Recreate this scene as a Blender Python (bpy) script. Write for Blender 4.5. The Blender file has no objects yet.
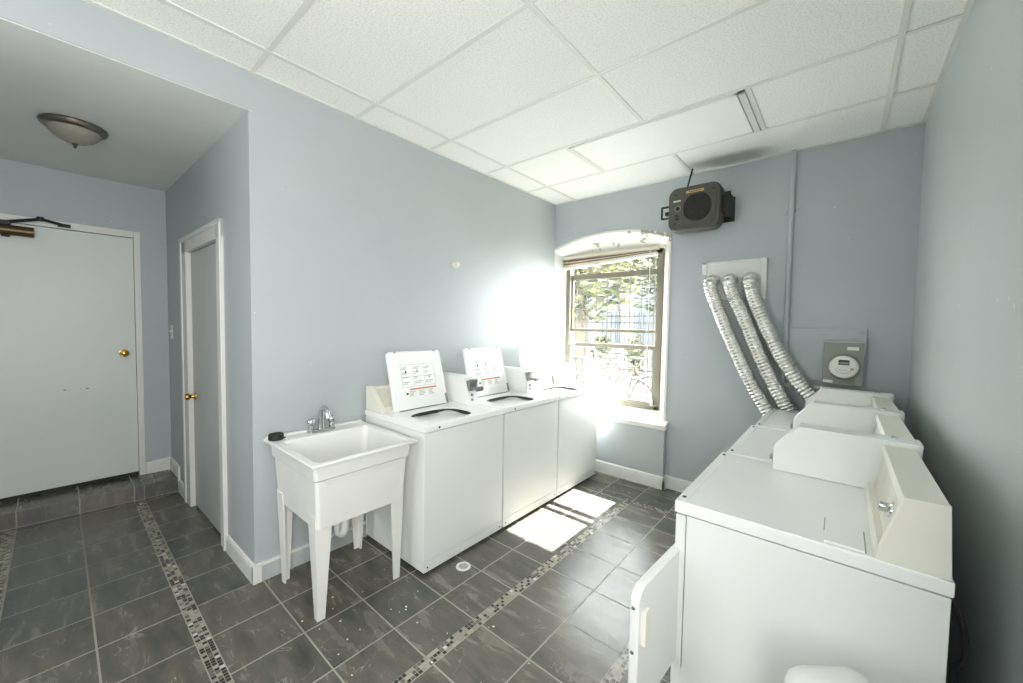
import bpy, bmesh, math, random
from mathutils import Vector, Matrix

random.seed(4)
S = bpy.context.scene
COL = S.collection
PI = math.pi

# ------------------------------------------------------------------ camera
def make_camera():
    yaw, pitch, roll = math.radians(-40.40), math.radians(-2.52), math.radians(-0.91)
    f = Vector((math.sin(yaw)*math.cos(pitch), math.cos(yaw)*math.cos(pitch), math.sin(pitch)))
    r = Vector((math.cos(yaw), -math.sin(yaw), 0))
    d = f.cross(r)
    cr, sr = math.cos(roll), math.sin(roll)
    r2 = cr*r + sr*d
    d2 = -sr*r + cr*d
    cam = bpy.data.cameras.new('camera')
    cam.sensor_width = 36.0
    cam.lens = 387.88/1023*36.0
    cam.clip_start = 0.02
    o = bpy.data.objects.new('camera', cam)
    m = Matrix.Identity(4)
    u = -d2
    b = -f
    for i in range(3):
        m[i][0] = r2[i]; m[i][1] = u[i]; m[i][2] = b[i]
    m[0][3], m[1][3], m[2][3] = 2.413, -0.68, 1.45
    o.matrix_world = m
    COL.objects.link(o)
    S.camera = o
make_camera()

# ------------------------------------------------------------------ light
SUN, SKY, SIDE, REAR, EXPO = 56.0, 17.0, 54.0, 23.0, 0.42
S.view_settings.view_transform = 'Standard'
S.view_settings.look = 'None'
S.view_settings.exposure = EXPO
S.view_settings.gamma = 1.0
S.view_settings.use_curve_mapping = False
S.cycles.use_denoising = True
S.cycles.max_bounces = 10
S.cycles.diffuse_bounces = 7
S.cycles.transparent_max_bounces = 16
S.cycles.caustics_reflective = False
S.cycles.sample_clamp_indirect = 12.0

w = bpy.data.worlds.new('sky')
S.world = w
w.use_nodes = True
bg = w.node_tree.nodes['Background']
bg.inputs['Color'].default_value = (0.98, 0.99, 1.0, 1)
bg.inputs['Strength'].default_value = SKY

sl = bpy.data.lights.new('sun', 'SUN')
sl.energy = SUN
sl.angle = math.radians(0.6)
sl.color = (1.0, 0.975, 0.93)
so = bpy.data.objects.new('sun', sl)
so.rotation_euler = (math.radians(-41.3), 0, 0)
so.location = (0.6, 9, 9)
COL.objects.link(so)

al = bpy.data.lights.new('side_fill_light', 'AREA')   # fill lamp added to brighten the room, set in an invented side window
al.shape = 'RECTANGLE'
al.size, al.size_y = 1.40, 1.40
al.energy = SIDE
al.color = (1.0, 0.99, 0.97)
ao = bpy.data.objects.new('side_fill_light', al)
ao.location = (2.80, -1.05, 1.55)
ao.rotation_euler = (0, math.radians(90), 0)                # faces -x
COL.objects.link(ao)

rl_ = bpy.data.lights.new('rear_fill_light', 'AREA')   # second added fill lamp, set in an invented rear wall window
rl_.shape = 'RECTANGLE'
rl_.size, rl_.size_y = 1.2, 1.6
rl_.energy = REAR
rl_.color = (0.98, 0.995, 1.0)
ro = bpy.data.objects.new('rear_fill_light', rl_)
ro.location = (0.72, -3.09, 1.45)
ro.rotation_euler = (math.radians(90), 0, 0)                 # faces +y
COL.objects.link(ro)

# ------------------------------------------------------------------ helpers
def lin(c):
    return tuple(((v/255)/12.92 if v/255 <= 0.04045 else ((v/255+0.055)/1.055)**2.4) for v in c)

class NT:
    """small node-graph writer"""
    def __init__(self, name):
        self.m = bpy.data.materials.new(name)
        self.m.use_nodes = True
        self.t = self.m.node_tree
        self.b = self.t.nodes['Principled BSDF']
        self.pos = None
    def n(self, kind, **kw):
        nd = self.t.nodes.new(kind)
        for k, v in kw.items():
            setattr(nd, k, v)
        return nd
    def link(self, a, b):
        self.t.links.new(a, b)
    def put(self, sock, v):
        if hasattr(v, 'is_linked') or hasattr(v, 'links'):
            self.link(v, sock)
        else:
            sock.default_value = v
    def math(self, op, a, b=0.0, c=None):
        nd = self.n('ShaderNodeMath', operation=op)
        self.put(nd.inputs[0], a)
        self.put(nd.inputs[1], b)
        if c is not None:
            self.put(nd.inputs[2], c)
        return nd.outputs[0]
    def xyz(self):
        if self.pos is None:
            g = self.n('ShaderNodeNewGeometry')
            s = self.n('ShaderNodeSeparateXYZ')
            self.link(g.outputs['Position'], s.inputs[0])
            self.pos = (g.outputs['Position'], s.outputs[0], s.outputs[1], s.outputs[2])
        return self.pos
    def comb(self, x, y, z):
        nd = self.n('ShaderNodeCombineXYZ')
        for i, v in enumerate((x, y, z)):
            self.put(nd.inputs[i], v)
        return nd.outputs[0]
    def noise(self, vec, scale, detail=4, rough=0.5, distort=0.0):
        nd = self.n('ShaderNodeTexNoise')
        if vec is not None:
            self.link(vec, nd.inputs['Vector'])
        nd.inputs['Scale'].default_value = scale
        nd.inputs['Detail'].default_value = detail
        nd.inputs['Roughness'].default_value = rough
        nd.inputs['Distortion'].default_value = distort
        return nd.outputs['Fac']
    def white(self, vec):
        nd = self.n('ShaderNodeTexWhiteNoise', noise_dimensions='3D')
        self.link(vec, nd.inputs['Vector'])
        return nd.outputs['Value']
    def ramp(self, fac, stops):
        nd = self.n('ShaderNodeValToRGB')
        e = nd.color_ramp.elements
        while len(e) > 1:
            e.remove(e[-1])
        e[0].position = stops[0][0]
        e[0].color = (*stops[0][1], 1)
        for p, c in stops[1:]:
            k = e.new(p)
            k.color = (*c, 1)
        self.link(fac, nd.inputs[0])
        return nd.outputs[0]
    def mix(self, fac, a, b):
        nd = self.n('ShaderNodeMix', data_type='RGBA')
        self.put(nd.inputs[0], fac)
        for s, v in ((nd.inputs[6], a), (nd.inputs[7], b)):
            if isinstance(v, tuple):
                s.default_value = (*v, 1)
            else:
                self.link(v, s)
        return nd.outputs[2]
    def smooth(self, v, lo, hi):
        nd = self.n('ShaderNodeMapRange', interpolation_type='SMOOTHSTEP')
        self.put(nd.inputs[0], v)
        nd.inputs[1].default_value = lo
        nd.inputs[2].default_value = hi
        return nd.outputs[0]
    def band(self, v, lo, hi):
        return self.math('MULTIPLY', self.math('GREATER_THAN', v, lo), self.math('LESS_THAN', v, hi))
    def bump(self, h, strength=0.2, dist=0.01):
        nd = self.n('ShaderNodeBump')
        nd.inputs['Strength'].default_value = strength
        nd.inputs['Distance'].default_value = dist
        self.link(h, nd.inputs['Height'])
        self.link(nd.outputs[0], self.b.inputs['Normal'])
    def color(self, v):
        if isinstance(v, tuple):
            self.b.inputs['Base Color'].default_value = (*v, 1)
        else:
            self.link(v, self.b.inputs['Base Color'])

def mat(name, rgb, rough=0.5, metal=0.0, var=0.05, scale=6.0, bump=0.0, bscale=80.0, spec=None, coat=0.0):
    q = NT(name)
    c = lin(rgb)
    tc = q.n('ShaderNodeTexCoord').outputs['Object']
    nz = q.noise(tc, scale, 3)
    lo = tuple(max(0, v*(1-var)) for v in c)
    hi = tuple(min(1, v*(1+var)) for v in c)
    q.color(q.ramp(nz, [(0.3, lo), (0.7, hi)]))
    q.b.inputs['Roughness'].default_value = rough
    q.b.inputs['Metallic'].default_value = metal
    if spec is not None:
        q.b.inputs['Specular IOR Level'].default_value = spec
    if coat:
        q.b.inputs['Coat Weight'].default_value = coat
    if bump:
        q.bump(q.noise(tc, bscale, 2), bump, 0.004)
    return q.m

def B():
    return bmesh.new()

def _merge(dst, src, M=None):
    if M is not None:
        bmesh.ops.transform(src, matrix=M, verts=src.verts)
    me = bpy.data.meshes.new('tmp')
    src.to_mesh(me)
    src.free()
    dst.from_mesh(me)
    bpy.data.meshes.remove(me)

def box(bm, x0, x1, y0, y1, z0, z1, bev=0.0, seg=2, mi=0):
    t = B()
    r = bmesh.ops.create_cube(t, size=1.0)
    for v in t.verts:
        v.co = Vector((x0 if v.co.x < 0 else x1, y0 if v.co.y < 0 else y1, z0 if v.co.z < 0 else z1))
    if bev:
        bmesh.ops.bevel(t, geom=t.edges[:], offset=bev, segments=seg, profile=0.5, affect='EDGES')
    for f in t.faces:
        f.material_index = mi
    _merge(bm, t)
    return bm

def prism(bm, poly, axis, a, b, bev=0.0, seg=2, mi=0):
    """extrude a 2-D polygon: axis 'y' -> poly in (x,z); 'x' -> (y,z); 'z' -> (x,y)"""
    t = B()
    def P(u, v, k):
        return {'x': (k, u, v), 'y': (u, k, v), 'z': (u, v, k)}[axis]
    va = [t.verts.new(P(u, v, a)) for u, v in poly]
    vb = [t.verts.new(P(u, v, b)) for u, v in poly]
    n = len(poly)
    t.faces.new(va)
    t.faces.new(vb[::-1])
    for i in range(n):
        t.faces.new((va[i], vb[i], vb[(i+1) % n], va[(i+1) % n]))
    bmesh.ops.recalc_face_normals(t, faces=t.faces[:])
    if bev:
        bmesh.ops.bevel(t, geom=t.edges[:], offset=bev, segments=seg, profile=0.5, affect='EDGES')
    for f in t.faces:
        f.material_index = mi
    _merge(bm, t)
    return bm

def frame_to(p0, p1):
    d = (Vector(p1)-Vector(p0))
    z = d.normalized()
    x = Vector((1, 0, 0)) if abs(z.x) < 0.9 else Vector((0, 1, 0))
    y = z.cross(x).normalized()
    x = y.cross(z)
    M = Matrix((x, y, z)).transposed().to_4x4()
    M.translation = Vector(p0)
    return M, d.length

def cyl(bm, p0, p1, r0, r1=None, n=20, mi=0, caps=True):
    r1 = r0 if r1 is None else r1
    M, L = frame_to(p0, p1)
    return lathe(bm, [(0, 0), (r0, 0), (r1, L), (0, L)] if caps else [(r0, 0), (r1, L)], M, n, mi)

def lathe(bm, prof, M=None, n=24, mi=0):
    """profile of (radius, z)"""
    t = B()
    rings = []
    for r, z in prof:
        if r <= 1e-6:
            rings.append([t.verts.new((0, 0, z))])
        else:
            rings.append([t.verts.new((r*math.cos(2*PI*k/n), r*math.sin(2*PI*k/n), z)) for k in range(n)])
    for a, b in zip(rings, rings[1:]):
        for k in range(n):
            j = (k+1) % n
            if len(a) == 1 and len(b) == 1:
                continue
            if len(a) == 1:
                t.faces.new((a[0], b[j], b[k]))
            elif len(b) == 1:
                t.faces.new((a[k], a[j], b[0]))
            else:
                t.faces.new((a[k], a[j], b[j], b[k]))
    bmesh.ops.recalc_face_normals(t, faces=t.faces[:])
    for f in t.faces:
        f.material_index = mi
    _merge(bm, t, M)
    return bm

def spline(pts, per=10):
    P = [Vector(p) for p in pts]
    P = [2*P[0]-P[1]] + P + [2*P[-1]-P[-2]]
    out = []
    for i in range(1, len(P)-2):
        a, b, c, d = P[i-1:i+3]
        for k in range(per):
            t = k/per
            out.append(0.5*((2*b)+(c-a)*t+(2*a-5*b+4*c-d)*t*t+(3*b-a-3*c+d)*t**3))
    out.append(P[-2])
    return out

def tube(bm, pts, r, n=12, mi=0, radf=None, caps=True):
    t = B()
    rings = []
    prev = None
    for i, p in enumerate(pts):
        p = Vector(p)
        a = Vector(pts[max(i-1, 0)])
        b = Vector(pts[min(i+1, len(pts)-1)])
        z = (b-a).normalized()
        x = prev if prev is not None else (Vector((1, 0, 0)) if abs(z.x) < 0.9 else Vector((0, 1, 0)))
        x = (x - z*x.dot(z)).normalized()
        prev = x
        y = z.cross(x)
        rr = r if radf is None else radf(i)
        rings.append([t.verts.new(p + rr*(math.cos(2*PI*k/n)*x + math.sin(2*PI*k/n)*y)) for k in range(n)])
    for a, b in zip(rings, rings[1:]):
        for k in range(n):
            j = (k+1) % n
            t.faces.new((a[k], a[j], b[j], b[k]))
    if caps:
        t.faces.new(rings[0])
        t.faces.new(rings[-1])
    bmesh.ops.recalc_face_normals(t, faces=t.faces[:])
    for f in t.faces:
        f.material_index = mi
    _merge(bm, t)
    return bm

def loft(bm, loops, cap0=False, cap1=False, mi=0):
    t = B()
    R = [[t.verts.new(p) for p in lp] for lp in loops]
    n = len(R[0])
    for a, b in zip(R, R[1:]):
        for k in range(n):
            j = (k+1) % n
            t.faces.new((a[k], a[j], b[j], b[k]))
    if cap0:
        t.faces.new(R[0][::-1])
    if cap1:
        t.faces.new(R[-1])
    bmesh.ops.recalc_face_normals(t, faces=t.faces[:])
    for f in t.faces:
        f.material_index = mi
    _merge(bm, t)
    return bm

def rrect(x0, x1, y0, y1, r, seg=5):
    """rounded rectangle loop (counter-clockwise); r may be a 4-list for corners (x1y1, x0y1, x0y0, x1y0)"""
    rr = r if isinstance(r, (list, tuple)) else [r]*4
    out = []
    for (cx, cy, a0), q in zip(((x1, y1, 0), (x0, y1, 90), (x0, y0, 180), (x1, y0, 270)), rr):
        sx = -1 if cx == x1 else 1
        sy = -1 if cy == y1 else 1
        for k in range(seg+1):
            a = math.radians(a0 + 90*k/seg)
            out.append((cx+sx*q+q*math.cos(a), cy+sy*q+q*math.sin(a)))
    return out

def obj(name, bm, m, parent=None, smooth=0.6, recalc=False, loc=None, rot=None):
    if recalc:
        bmesh.ops.recalc_face_normals(bm, faces=bm.faces[:])
    for f in bm.faces:
        f.smooth = True
    for e in bm.edges:
        if len(e.link_faces) == 2:
            if e.calc_face_angle(0) > smooth:
                e.smooth = False
    me = bpy.data.meshes.new(name)
    bm.to_mesh(me)
    bm.free()
    for k in (m if isinstance(m, (list, tuple)) else [m]):
        me.materials.append(k)
    o = bpy.data.objects.new(name, me)
    COL.objects.link(o)
    wn_ = o.modifiers.new('weighted_normals', 'WEIGHTED_NORMAL')
    wn_.keep_sharp = True
    wn_.weight = 80
    if parent is not None:
        o.parent = parent
    if loc:
        o.location = loc
    if rot:
        o.rotation_euler = rot
    return o

def obj_each(name, bm, m, parent=None, group_of=1, **kw):
    """one object per loose piece (or per group_of pieces in building order)"""
    seen = set(); isl = []
    bm.verts.index_update()
    for v in bm.verts:
        if v in seen:
            continue
        st = [v]; seen.add(v); cur = []
        while st:
            a = st.pop(); cur.append(a)
            for e in a.link_edges:
                b = e.other_vert(a)
                if b not in seen:
                    seen.add(b); st.append(b)
        isl.append(cur)
    for k in range(0, len(isl), group_of):
        nb = B(); mp = {}
        for cur in isl[k:k+group_of]:
            for v in cur:
                mp[v] = nb.verts.new(v.co)
        for f in bm.faces:
            if f.verts[0] in mp:
                nb.faces.new([mp[v] for v in f.verts])
        obj(name, nb, m, parent, **kw)
    bm.free()

def tag(o, label, cat, group=None, kind=None):
    o['label'] = label
    o['category'] = cat
    if group:
        o['group'] = group
    if kind:
        o['kind'] = kind
    return o

def thing(name, label, cat, loc=(0, 0, 0), rotz=0.0, group=None):
    o = bpy.data.objects.new(name, None)
    o.empty_display_size = 0.1
    COL.objects.link(o)
    o.location = loc
    o.rotation_euler = (0, 0, rotz)
    return tag(o, label, cat, group)

def struct(name, bm, m, parent=None, label=None, **kw):
    o = obj(name, bm, m, parent, **kw)
    if parent is None:
        o['kind'] = 'structure'
    if label:
        o['label'] = label
    return o

def copy_tree(o, parent=None):
    c = o.copy()
    COL.objects.link(c)
    c.parent = parent
    for ch in list(o.children):
        copy_tree(ch, c)
    return c

# ------------------------------------------------------------------ materials
def wall_paint(name, rgb, rough=0.42, specks=False):
    q = NT(name)
    P, x, y, z = q.xyz()
    c = lin(rgb)
    big = q.noise(P, 1.3, 3)
    base = q.ramp(big, [(0.3, tuple(v*0.965 for v in c)), (0.7, tuple(min(1, v*1.03) for v in c))])
    sp = q.math('GREATER_THAN', q.noise(P, 34.0, 1), 0.80 if not specks else 0.775)
    base = q.mix(q.math('MULTIPLY', sp, 0.55), base, (0.8, 0.82, 0.8))
    q.color(base)
    q.b.inputs['Roughness'].default_value = rough
    q.bump(q.noise(P, 130.0, 3), 0.12, 0.003)
    return q.m

M_WALL = wall_paint('blue_grey_wall_paint', (179, 186, 189))
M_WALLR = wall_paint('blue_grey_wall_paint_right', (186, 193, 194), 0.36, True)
M_TRIM = mat('white_gloss_trim', (226, 226, 222), 0.35, var=0.03, bump=0.05, bscale=40)
M_SOFFIT = mat('alcove_ceiling_paint', (226, 229, 226), 0.6, var=0.02)
M_BASEG = mat('pale_grey_base_paint', (186, 192, 192), 0.4, var=0.05)
M_GRID = mat('ceiling_grid_white', (222, 222, 217), 0.45, var=0.02)
M_DOORW = mat('entrance_door_paint', (205, 210, 208), 0.4, var=0.02, scale=2)
M_DOORG = mat('closet_door_paint', (196, 198, 196), 0.4, var=0.03, scale=2)
M_ENAMEL = mat('white_enamel', (234, 235, 233), 0.40, var=0.012, scale=3, spec=0.5)
M_ENAMEL2 = mat('white_enamel_top', (240, 241, 240), 0.30, var=0.012, scale=3)
M_CREAM = mat('cream_plastic', (231, 229, 217), 0.42, var=0.02)
M_CREAMD = mat('cream_panel_dark', (216, 213, 197), 0.45, var=0.06, scale=20)
M_SINK = mat('white_sink_plastic', (230, 230, 227), 0.38, var=0.02, bump=0.03, bscale=60)
M_CHROME = mat('chrome', (205, 208, 210), 0.12, 1.0, var=0.03)
M_STEEL = mat('brushed_steel', (150, 150, 148), 0.32, 1.0, var=0.08, scale=30)
M_BRASS = mat('brass', (190, 150, 70), 0.2, 1.0, var=0.08, scale=20)
M_PEWTER = mat('pewter', (150, 143, 132), 0.32, 1.0, var=0.08, scale=20)
M_BRONZE = mat('bronze_closer', (96, 84, 62), 0.4, 0.7, var=0.12, scale=20)
M_BLACK = mat('black_rubber', (22, 22, 23), 0.6, var=0.2, scale=20)
M_DARK = mat('dark_grey_plastic', (78, 77, 71), 0.5, var=0.08, scale=20, bump=0.05)
M_DARKER = mat('charcoal_plastic', (38, 38, 36), 0.55, var=0.1, scale=20)
M_BOWL = mat('frosted_bowl_glass', (150, 147, 134), 0.35, var=0.08, scale=12)
M_FOIL = mat('foil_duct', (236, 235, 231), 0.27, 0.85, var=0.05, scale=40)
M_METER = mat('grey_meter_box', (140, 146, 136), 0.5, var=0.05, scale=8)
M_PAPER = mat('white_label', (230, 230, 222), 0.6, var=0.02)
M_INK = mat('grey_ink', (160, 166, 168), 0.6, var=0.1)
M_INKD = mat('dark_ink', (52, 54, 56), 0.6, var=0.1)
M_ORANGE = mat('orange_ink', (190, 112, 62), 0.6, var=0.06)
M_YELLOW = mat('yellow_label', (196, 172, 104), 0.6, var=0.1, scale=30)
M_WFRAME = mat('bronze_window_frame', (122, 118, 104), 0.45, var=0.06, scale=12)
M_SLAT = mat('blind_slat', (222, 214, 196), 0.5, var=0.05, scale=16)
M_WOOD = mat('blind_dark_edge', (120, 92, 66), 0.5, var=0.2, scale=16)
M_DIFF = mat('light_diffuser', (243, 243, 240), 0.5, var=0.01)
M_TUB = mat('washer_tub_grey', (196, 198, 198), 0.35, var=0.04)

def tile_floor(name, step=False):
    q = NT(name)
    P, x, y, z = q.xyz()
    PX, PY = 0.290, 0.290
    # the rows beyond the first mosaic strip are pushed out by that strip's width
    ysh = q.math('ADD', y, q.math('MULTIPLY', q.math('LESS_THAN', y, -0.252), 0.055))
    u = q.math('DIVIDE', q.math('SUBTRACT', x, 0.275), PX)
    v = q.math('DIVIDE', q.math('SUBTRACT', ysh, 0.038), PY)
    fu = q.math('FRACT', u)
    fv = q.math('FRACT', v)
    iu = q.math('FLOOR', u)
    iv = q.math('FLOOR', v)
    def dist(f):
        return q.math('MINIMUM', f, q.math('SUBTRACT', 1.0, f))
    d = q.math('MULTIPLY', q.math('MINIMUM', dist(fu), dist(fv)), PX)
    wob = q.math('MULTIPLY', q.math('SUBTRACT', q.noise(P, 60.0, 2), 0.5), 0.0016)
    g = q.math('LESS_THAN', q.math('ADD', d, wob), 0.0036)
    if step:
        g = q.math('MAXIMUM', q.math('LESS_THAN', q.math('ADD', dist(fv), 0.0), 0.012),
                   q.math('MAXIMUM', q.math('LESS_THAN', z, 0.007), 0.0))
    # slate look
    rnd = q.white(q.comb(iu, iv, 3.0))
    off = q.comb(q.math('MULTIPLY', rnd, 40.0), q.math('MULTIPLY', rnd, 17.0), 0.0)
    va = q.n('ShaderNodeVectorMath', operation='ADD')
    q.link(P, va.inputs[0]); q.link(off, va.inputs[1])
    rot = q.n('ShaderNodeMapping')
    rot.inputs['Rotation'].default_value = (0, 0, 0.6)
    rot.inputs['Scale'].default_value = (0.8, 3.4, 1.0)
    q.link(va.outputs[0], rot.inputs['Vector'])
    n1 = q.noise(rot.outputs[0], 3.6, 8, 0.60, 0.5)
    n2 = q.noise(va.outputs[0], 12.0, 8, 0.6)
    nn = q.math('ADD', q.math('MULTIPLY', n1, 0.8), q.math('MULTIPLY', n2, 0.2))
    stone = q.ramp(nn, [(0.32, lin((82, 82, 79))), (0.45, lin((102, 102, 98))), (0.55, lin((115, 113, 107))), (0.70, lin((136, 133, 125)))])
    tint = q.ramp(rnd, [(0.0, lin((214, 216, 216))), (0.5, lin((228, 225, 219))), (1.0, lin((242, 236, 224)))])
    mx = q.n('ShaderNodeMix', data_type='RGBA', blend_type='MULTIPLY')
    mx.inputs[0].default_value = 1.0
    q.link(stone, mx.inputs[6]); q.link(tint, mx.inputs[7])
    stone = mx.outputs[2]
    vein = q.math('LESS_THAN', q.math('ABSOLUTE', q.math('SUBTRACT', q.noise(va.outputs[0], 5.0, 3, 0.55, 0.6), 0.5)), 0.0045)
    stone = q.mix(q.math('MULTIPLY', q.math('MULTIPLY', vein, q.smooth(q.noise(P, 7.0, 2), 0.45, 0.6)), 0.30), stone, lin((190, 188, 180)))
    grout = lin((158, 154, 144))
    col = q.mix(g, stone, grout)
    # mosaic strips
    if not step:
        A = q.math('MULTIPLY', q.band(y, -0.307, -0.252), q.math('LESS_THAN', x, 1.145))
        E_ = q.math('MULTIPLY', q.band(y, -0.945, -0.890), q.math('LESS_THAN', x, 1.145))
        Bm = q.math('MULTIPLY', q.band(x, 1.090, 1.145), q.band(y, -0.307, 2.405))
        C_ = q.math('MULTIPLY', q.band(y, 2.352, 2.405), q.math('GREATER_THAN', x, 1.090))
        D_ = q.math('MULTIPLY', q.band(x, 1.725, 1.780), q.band(y, -0.9, 2.405))
        ms = q.math('MAXIMUM', q.math('MAXIMUM', A, E_), q.math('MAXIMUM', q.math('MAXIMUM', Bm, C_), D_))
        CH = 0.055/3
        cu = q.math('DIVIDE', q.math('SUBTRACT', x, 1.090), CH)
        cv = q.math('DIVIDE', q.math('SUBTRACT', y, -0.307), CH)
        cd = q.math('MINIMUM', dist(q.math('FRACT', cu)), dist(q.math('FRACT', cv)))
        cr = q.white(q.comb(q.math('FLOOR', cu), q.math('FLOOR', cv), 9.0))
        chip = q.ramp(cr, [(0.0, lin((44, 44, 42))), (0.36, lin((100, 97, 89))), (0.45, lin((150, 146, 133))), (0.75, lin((166, 162, 148))), (0.96, lin((208, 204, 194)))])
        rmp = chip.node
        rmp.color_ramp.interpolation = 'CONSTANT'
        chip = q.mix(q.math('LESS_THAN', cd, 0.07), chip, lin((156, 151, 138)))
        col = q.mix(ms, col, chip)
        g = q.math('MULTIPLY', g, q.math('SUBTRACT', 1.0, ms))
    q.color(col)
    rr = q.math('ADD', q.math('MULTIPLY', n1, 0.16), 0.18)
    rr = q.math('ADD', rr, q.math('MULTIPLY', g, 0.3))
    q.link(rr, q.b.inputs['Roughness'])
    h = q.math('SUBTRACT', q.math('MULTIPLY', nn, 0.8), q.math('MULTIPLY', g, 0.35))
    q.bump(h, 0.32, 0.006)
    return q.m
M_FLOOR = tile_floor('slate_floor_tile')
M_STEP = tile_floor('slate_step_tile', True)

def ceiling_tiles():
    q = NT('acoustic_ceiling_tile')
    P, x, y, z = q.xyz()
    n = q.noise(P, 120.0, 3, 0.6)
    base = q.ramp(n, [(0.36, lin((224, 224, 220))), (0.5, lin((241, 241, 238))), (0.7, lin((246, 246, 243)))])
    # soot stain left by the heater hung below
    dx = q.math('DIVIDE', q.math('SUBTRACT', x, 1.72), 0.36)
    dy = q.math('DIVIDE', q.math('SUBTRACT', y, 2.72), 0.17)
    r = q.math('SQRT', q.math('ADD', q.math('MULTIPLY', dx, dx), q.math('MULTIPLY', dy, dy)))
    r = q.math('ADD', r, q.math('MULTIPLY', q.math('SUBTRACT', q.noise(P, 5.0, 3), 0.5), 0.6))
    st = q.math('MULTIPLY', q.math('SUBTRACT', 1.0, q.smooth(r, 0.25, 1.0)), 0.52)
    q.color(q.mix(st, base, lin((96, 96, 88))))
    q.b.inputs['Roughness'].default_value = 0.9
    q.bump(n, 0.15, 0.003)
    return q.m
M_CEIL = ceiling_tiles()

def peel_paint():
    q = NT('peeling_white_reveal_paint')
    P, x, y, z = q.xyz()
    n = q.noise(P, 9.0, 5, 0.62)
    up = q.band(z, 2.14, 2.45)
    rt = q.math('MULTIPLY', q.smooth(x, 0.75, 1.15), 0.10)
    m = q.math('MULTIPLY', q.math('GREATER_THAN', q.math('ADD', n, rt), 0.645), up)
    q.color(q.mix(m, lin((228, 228, 222)), lin((168, 164, 150))))
    q.b.inputs['Roughness'].default_value = 0.5
    q.bump(q.math('MULTIPLY', m, -1.0), 0.5, 0.004)
    return q.m
M_REVEAL = peel_paint()

def glass():
    q = NT('window_glass')
    tr = q.n('ShaderNodeBsdfTransparent')
    tr.inputs[0].default_value = (0.97, 0.985, 0.98, 1)
    gl = q.n('ShaderNodeBsdfGlossy')
    gl.inputs['Roughness'].default_value = 0.02
    mx = q.n('ShaderNodeMixShader')
    mx.inputs[0].default_value = 0.06
    q.link(tr.outputs[0], mx.inputs[1]); q.link(gl.outputs[0], mx.inputs[2])
    out = q.t.nodes['Material Output']
    q.link(mx.outputs[0], out.inputs['Surface'])
    return q.m
M_GLASS = glass()

def door_scuffed():
    q = NT('entrance_door_scuffed')
    P, x, y, z = q.xyz()
    n = q.noise(P, 2.0, 3)
    base = q.ramp(n, [(0.3, lin((214, 220, 216))), (0.7, lin((221, 225, 222)))])
    s = q.math('MULTIPLY', q.band(z, 0.888, 0.897), q.band(y, -0.66, -0.52))
    s = q.math('MULTIPLY', s, q.math('GREATER_THAN', q.noise(P, 45.0, 2), 0.56))
    q.color(q.mix(q.math('MULTIPLY', s, 0.75), base, lin((80, 84, 84))))
    q.b.inputs['Roughness'].default_value = 0.4
    return q.m
M_DOORS = door_scuffed()

# ------------------------------------------------------------------ the room
CZ, HZ, BW, RW, XE = 2.75, 2.55, 2.86, 2.756, -2.10
bm = B(); box(bm, -2.4, 2.95, -3.2, 3.12, -0.12, 0.0)
struct('floor', bm, M_FLOOR, label='grey slate tiled floor with mosaic strips')

# left wall with the header over the entrance alcove
bm = B()
box(bm, -0.12, 0, 0.02, 3.10, 0, 2.9)
box(bm, -0.12, 0, -1.50, 0.02, HZ+0.006, 2.9)
box(bm, -0.12, 0, -3.2, -1.50, 0, 2.9)
struct('wall_left', bm, M_WALL, label='pale blue grey wall behind the washers with a header over the entrance alcove')

# closet wall (slightly out of square), with its door opening
SK = 0.018
DX0, DX1, DZ = -1.365, -0.575, 1.955
bm = B()
box(bm, -2.3, DX0-0.02, 0, 0.12, 0, HZ+0.1)
box(bm, DX1+0.02, 0, 0, 0.12, 0, HZ)
box(bm, DX0-0.02, DX1+0.02, 0, 0.12, DZ+0.02, HZ)
struct('closet_wall', bm, M_WALL, rot=(0, 0, SK), label='blue grey alcove wall with the closet door')

# entrance wall
EY0, EY1, EZ0, EZ1 = -1.21, -0.249, 0.115, 2.117
bm = B()
box(bm, XE-0.14, XE, -1.6, EY0-0.01, 0, HZ+0.1)
box(bm, XE-0.14, XE, EY1+0.01, 0.05, 0, HZ+0.1)
box(bm, XE-0.14, XE, EY0-0.01, EY1+0.01, EZ1+0.01, HZ+0.1)
struct('entrance_wall', bm, M_WALL, label='blue grey wall around the entrance door')
bm = B(); box(bm, -2.3, -0.12, -1.62, -1.50, 0, HZ+0.1)
struct('alcove_wall', bm, M_WALL)
bm = B(); box(bm, -0.12, -0.0006, -1.5, 0.019, HZ, HZ+0.004); box(bm, -2.3, -0.12, -1.55, 0.1, HZ, HZ+0.12)
struct('alcove_ceiling', bm, M_SOFFIT, label='smooth painted ceiling of the entrance alcove')

# back wall with arched window opening
def arch_pts(x0, x1, zs, ztop, n=18):
    return [(x0+(x1-x0)*k/n, zs+(ztop-zs)*math.sin(PI*(0.12+0.76*k/n))**1.0*0+ (ztop-zs)*(1-((2*k/n-1)**2))) for k in range(n+1)]
WX0, WX1, WS, WT, WZ = 0.0, 1.215, 2.247, 2.357, 0.56
ap = arch_pts(WX0, WX1, WS, WT)
bm = B()
box(bm, -0.12, WX1, BW, BW+0.24, 0, WZ)
box(bm, WX1, 2.95, BW, BW+0.24, 0, 2.9)
box(bm, -0.12, WX0, BW, BW+0.24, WZ, 2.9)
for (xa, za), (xb, zb) in zip(ap, ap[1:]):
    prism(bm, [(xa, za), (xb, zb), (xb, 2.9), (xa, 2.9)], 'y', BW, BW+0.24)
struct('wall_back', bm, M_WALL, label='blue grey back wall with an arched window opening')
bm = B()  # unseen layer added so its lintel stops sun above the upper sash
box(bm, -0.4, -0.2, BW+0.24, BW+0.40, -0.2, 3.2); box(bm, 1.35, 3.2, BW+0.24, BW+0.40, -0.2, 3.2)
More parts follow.
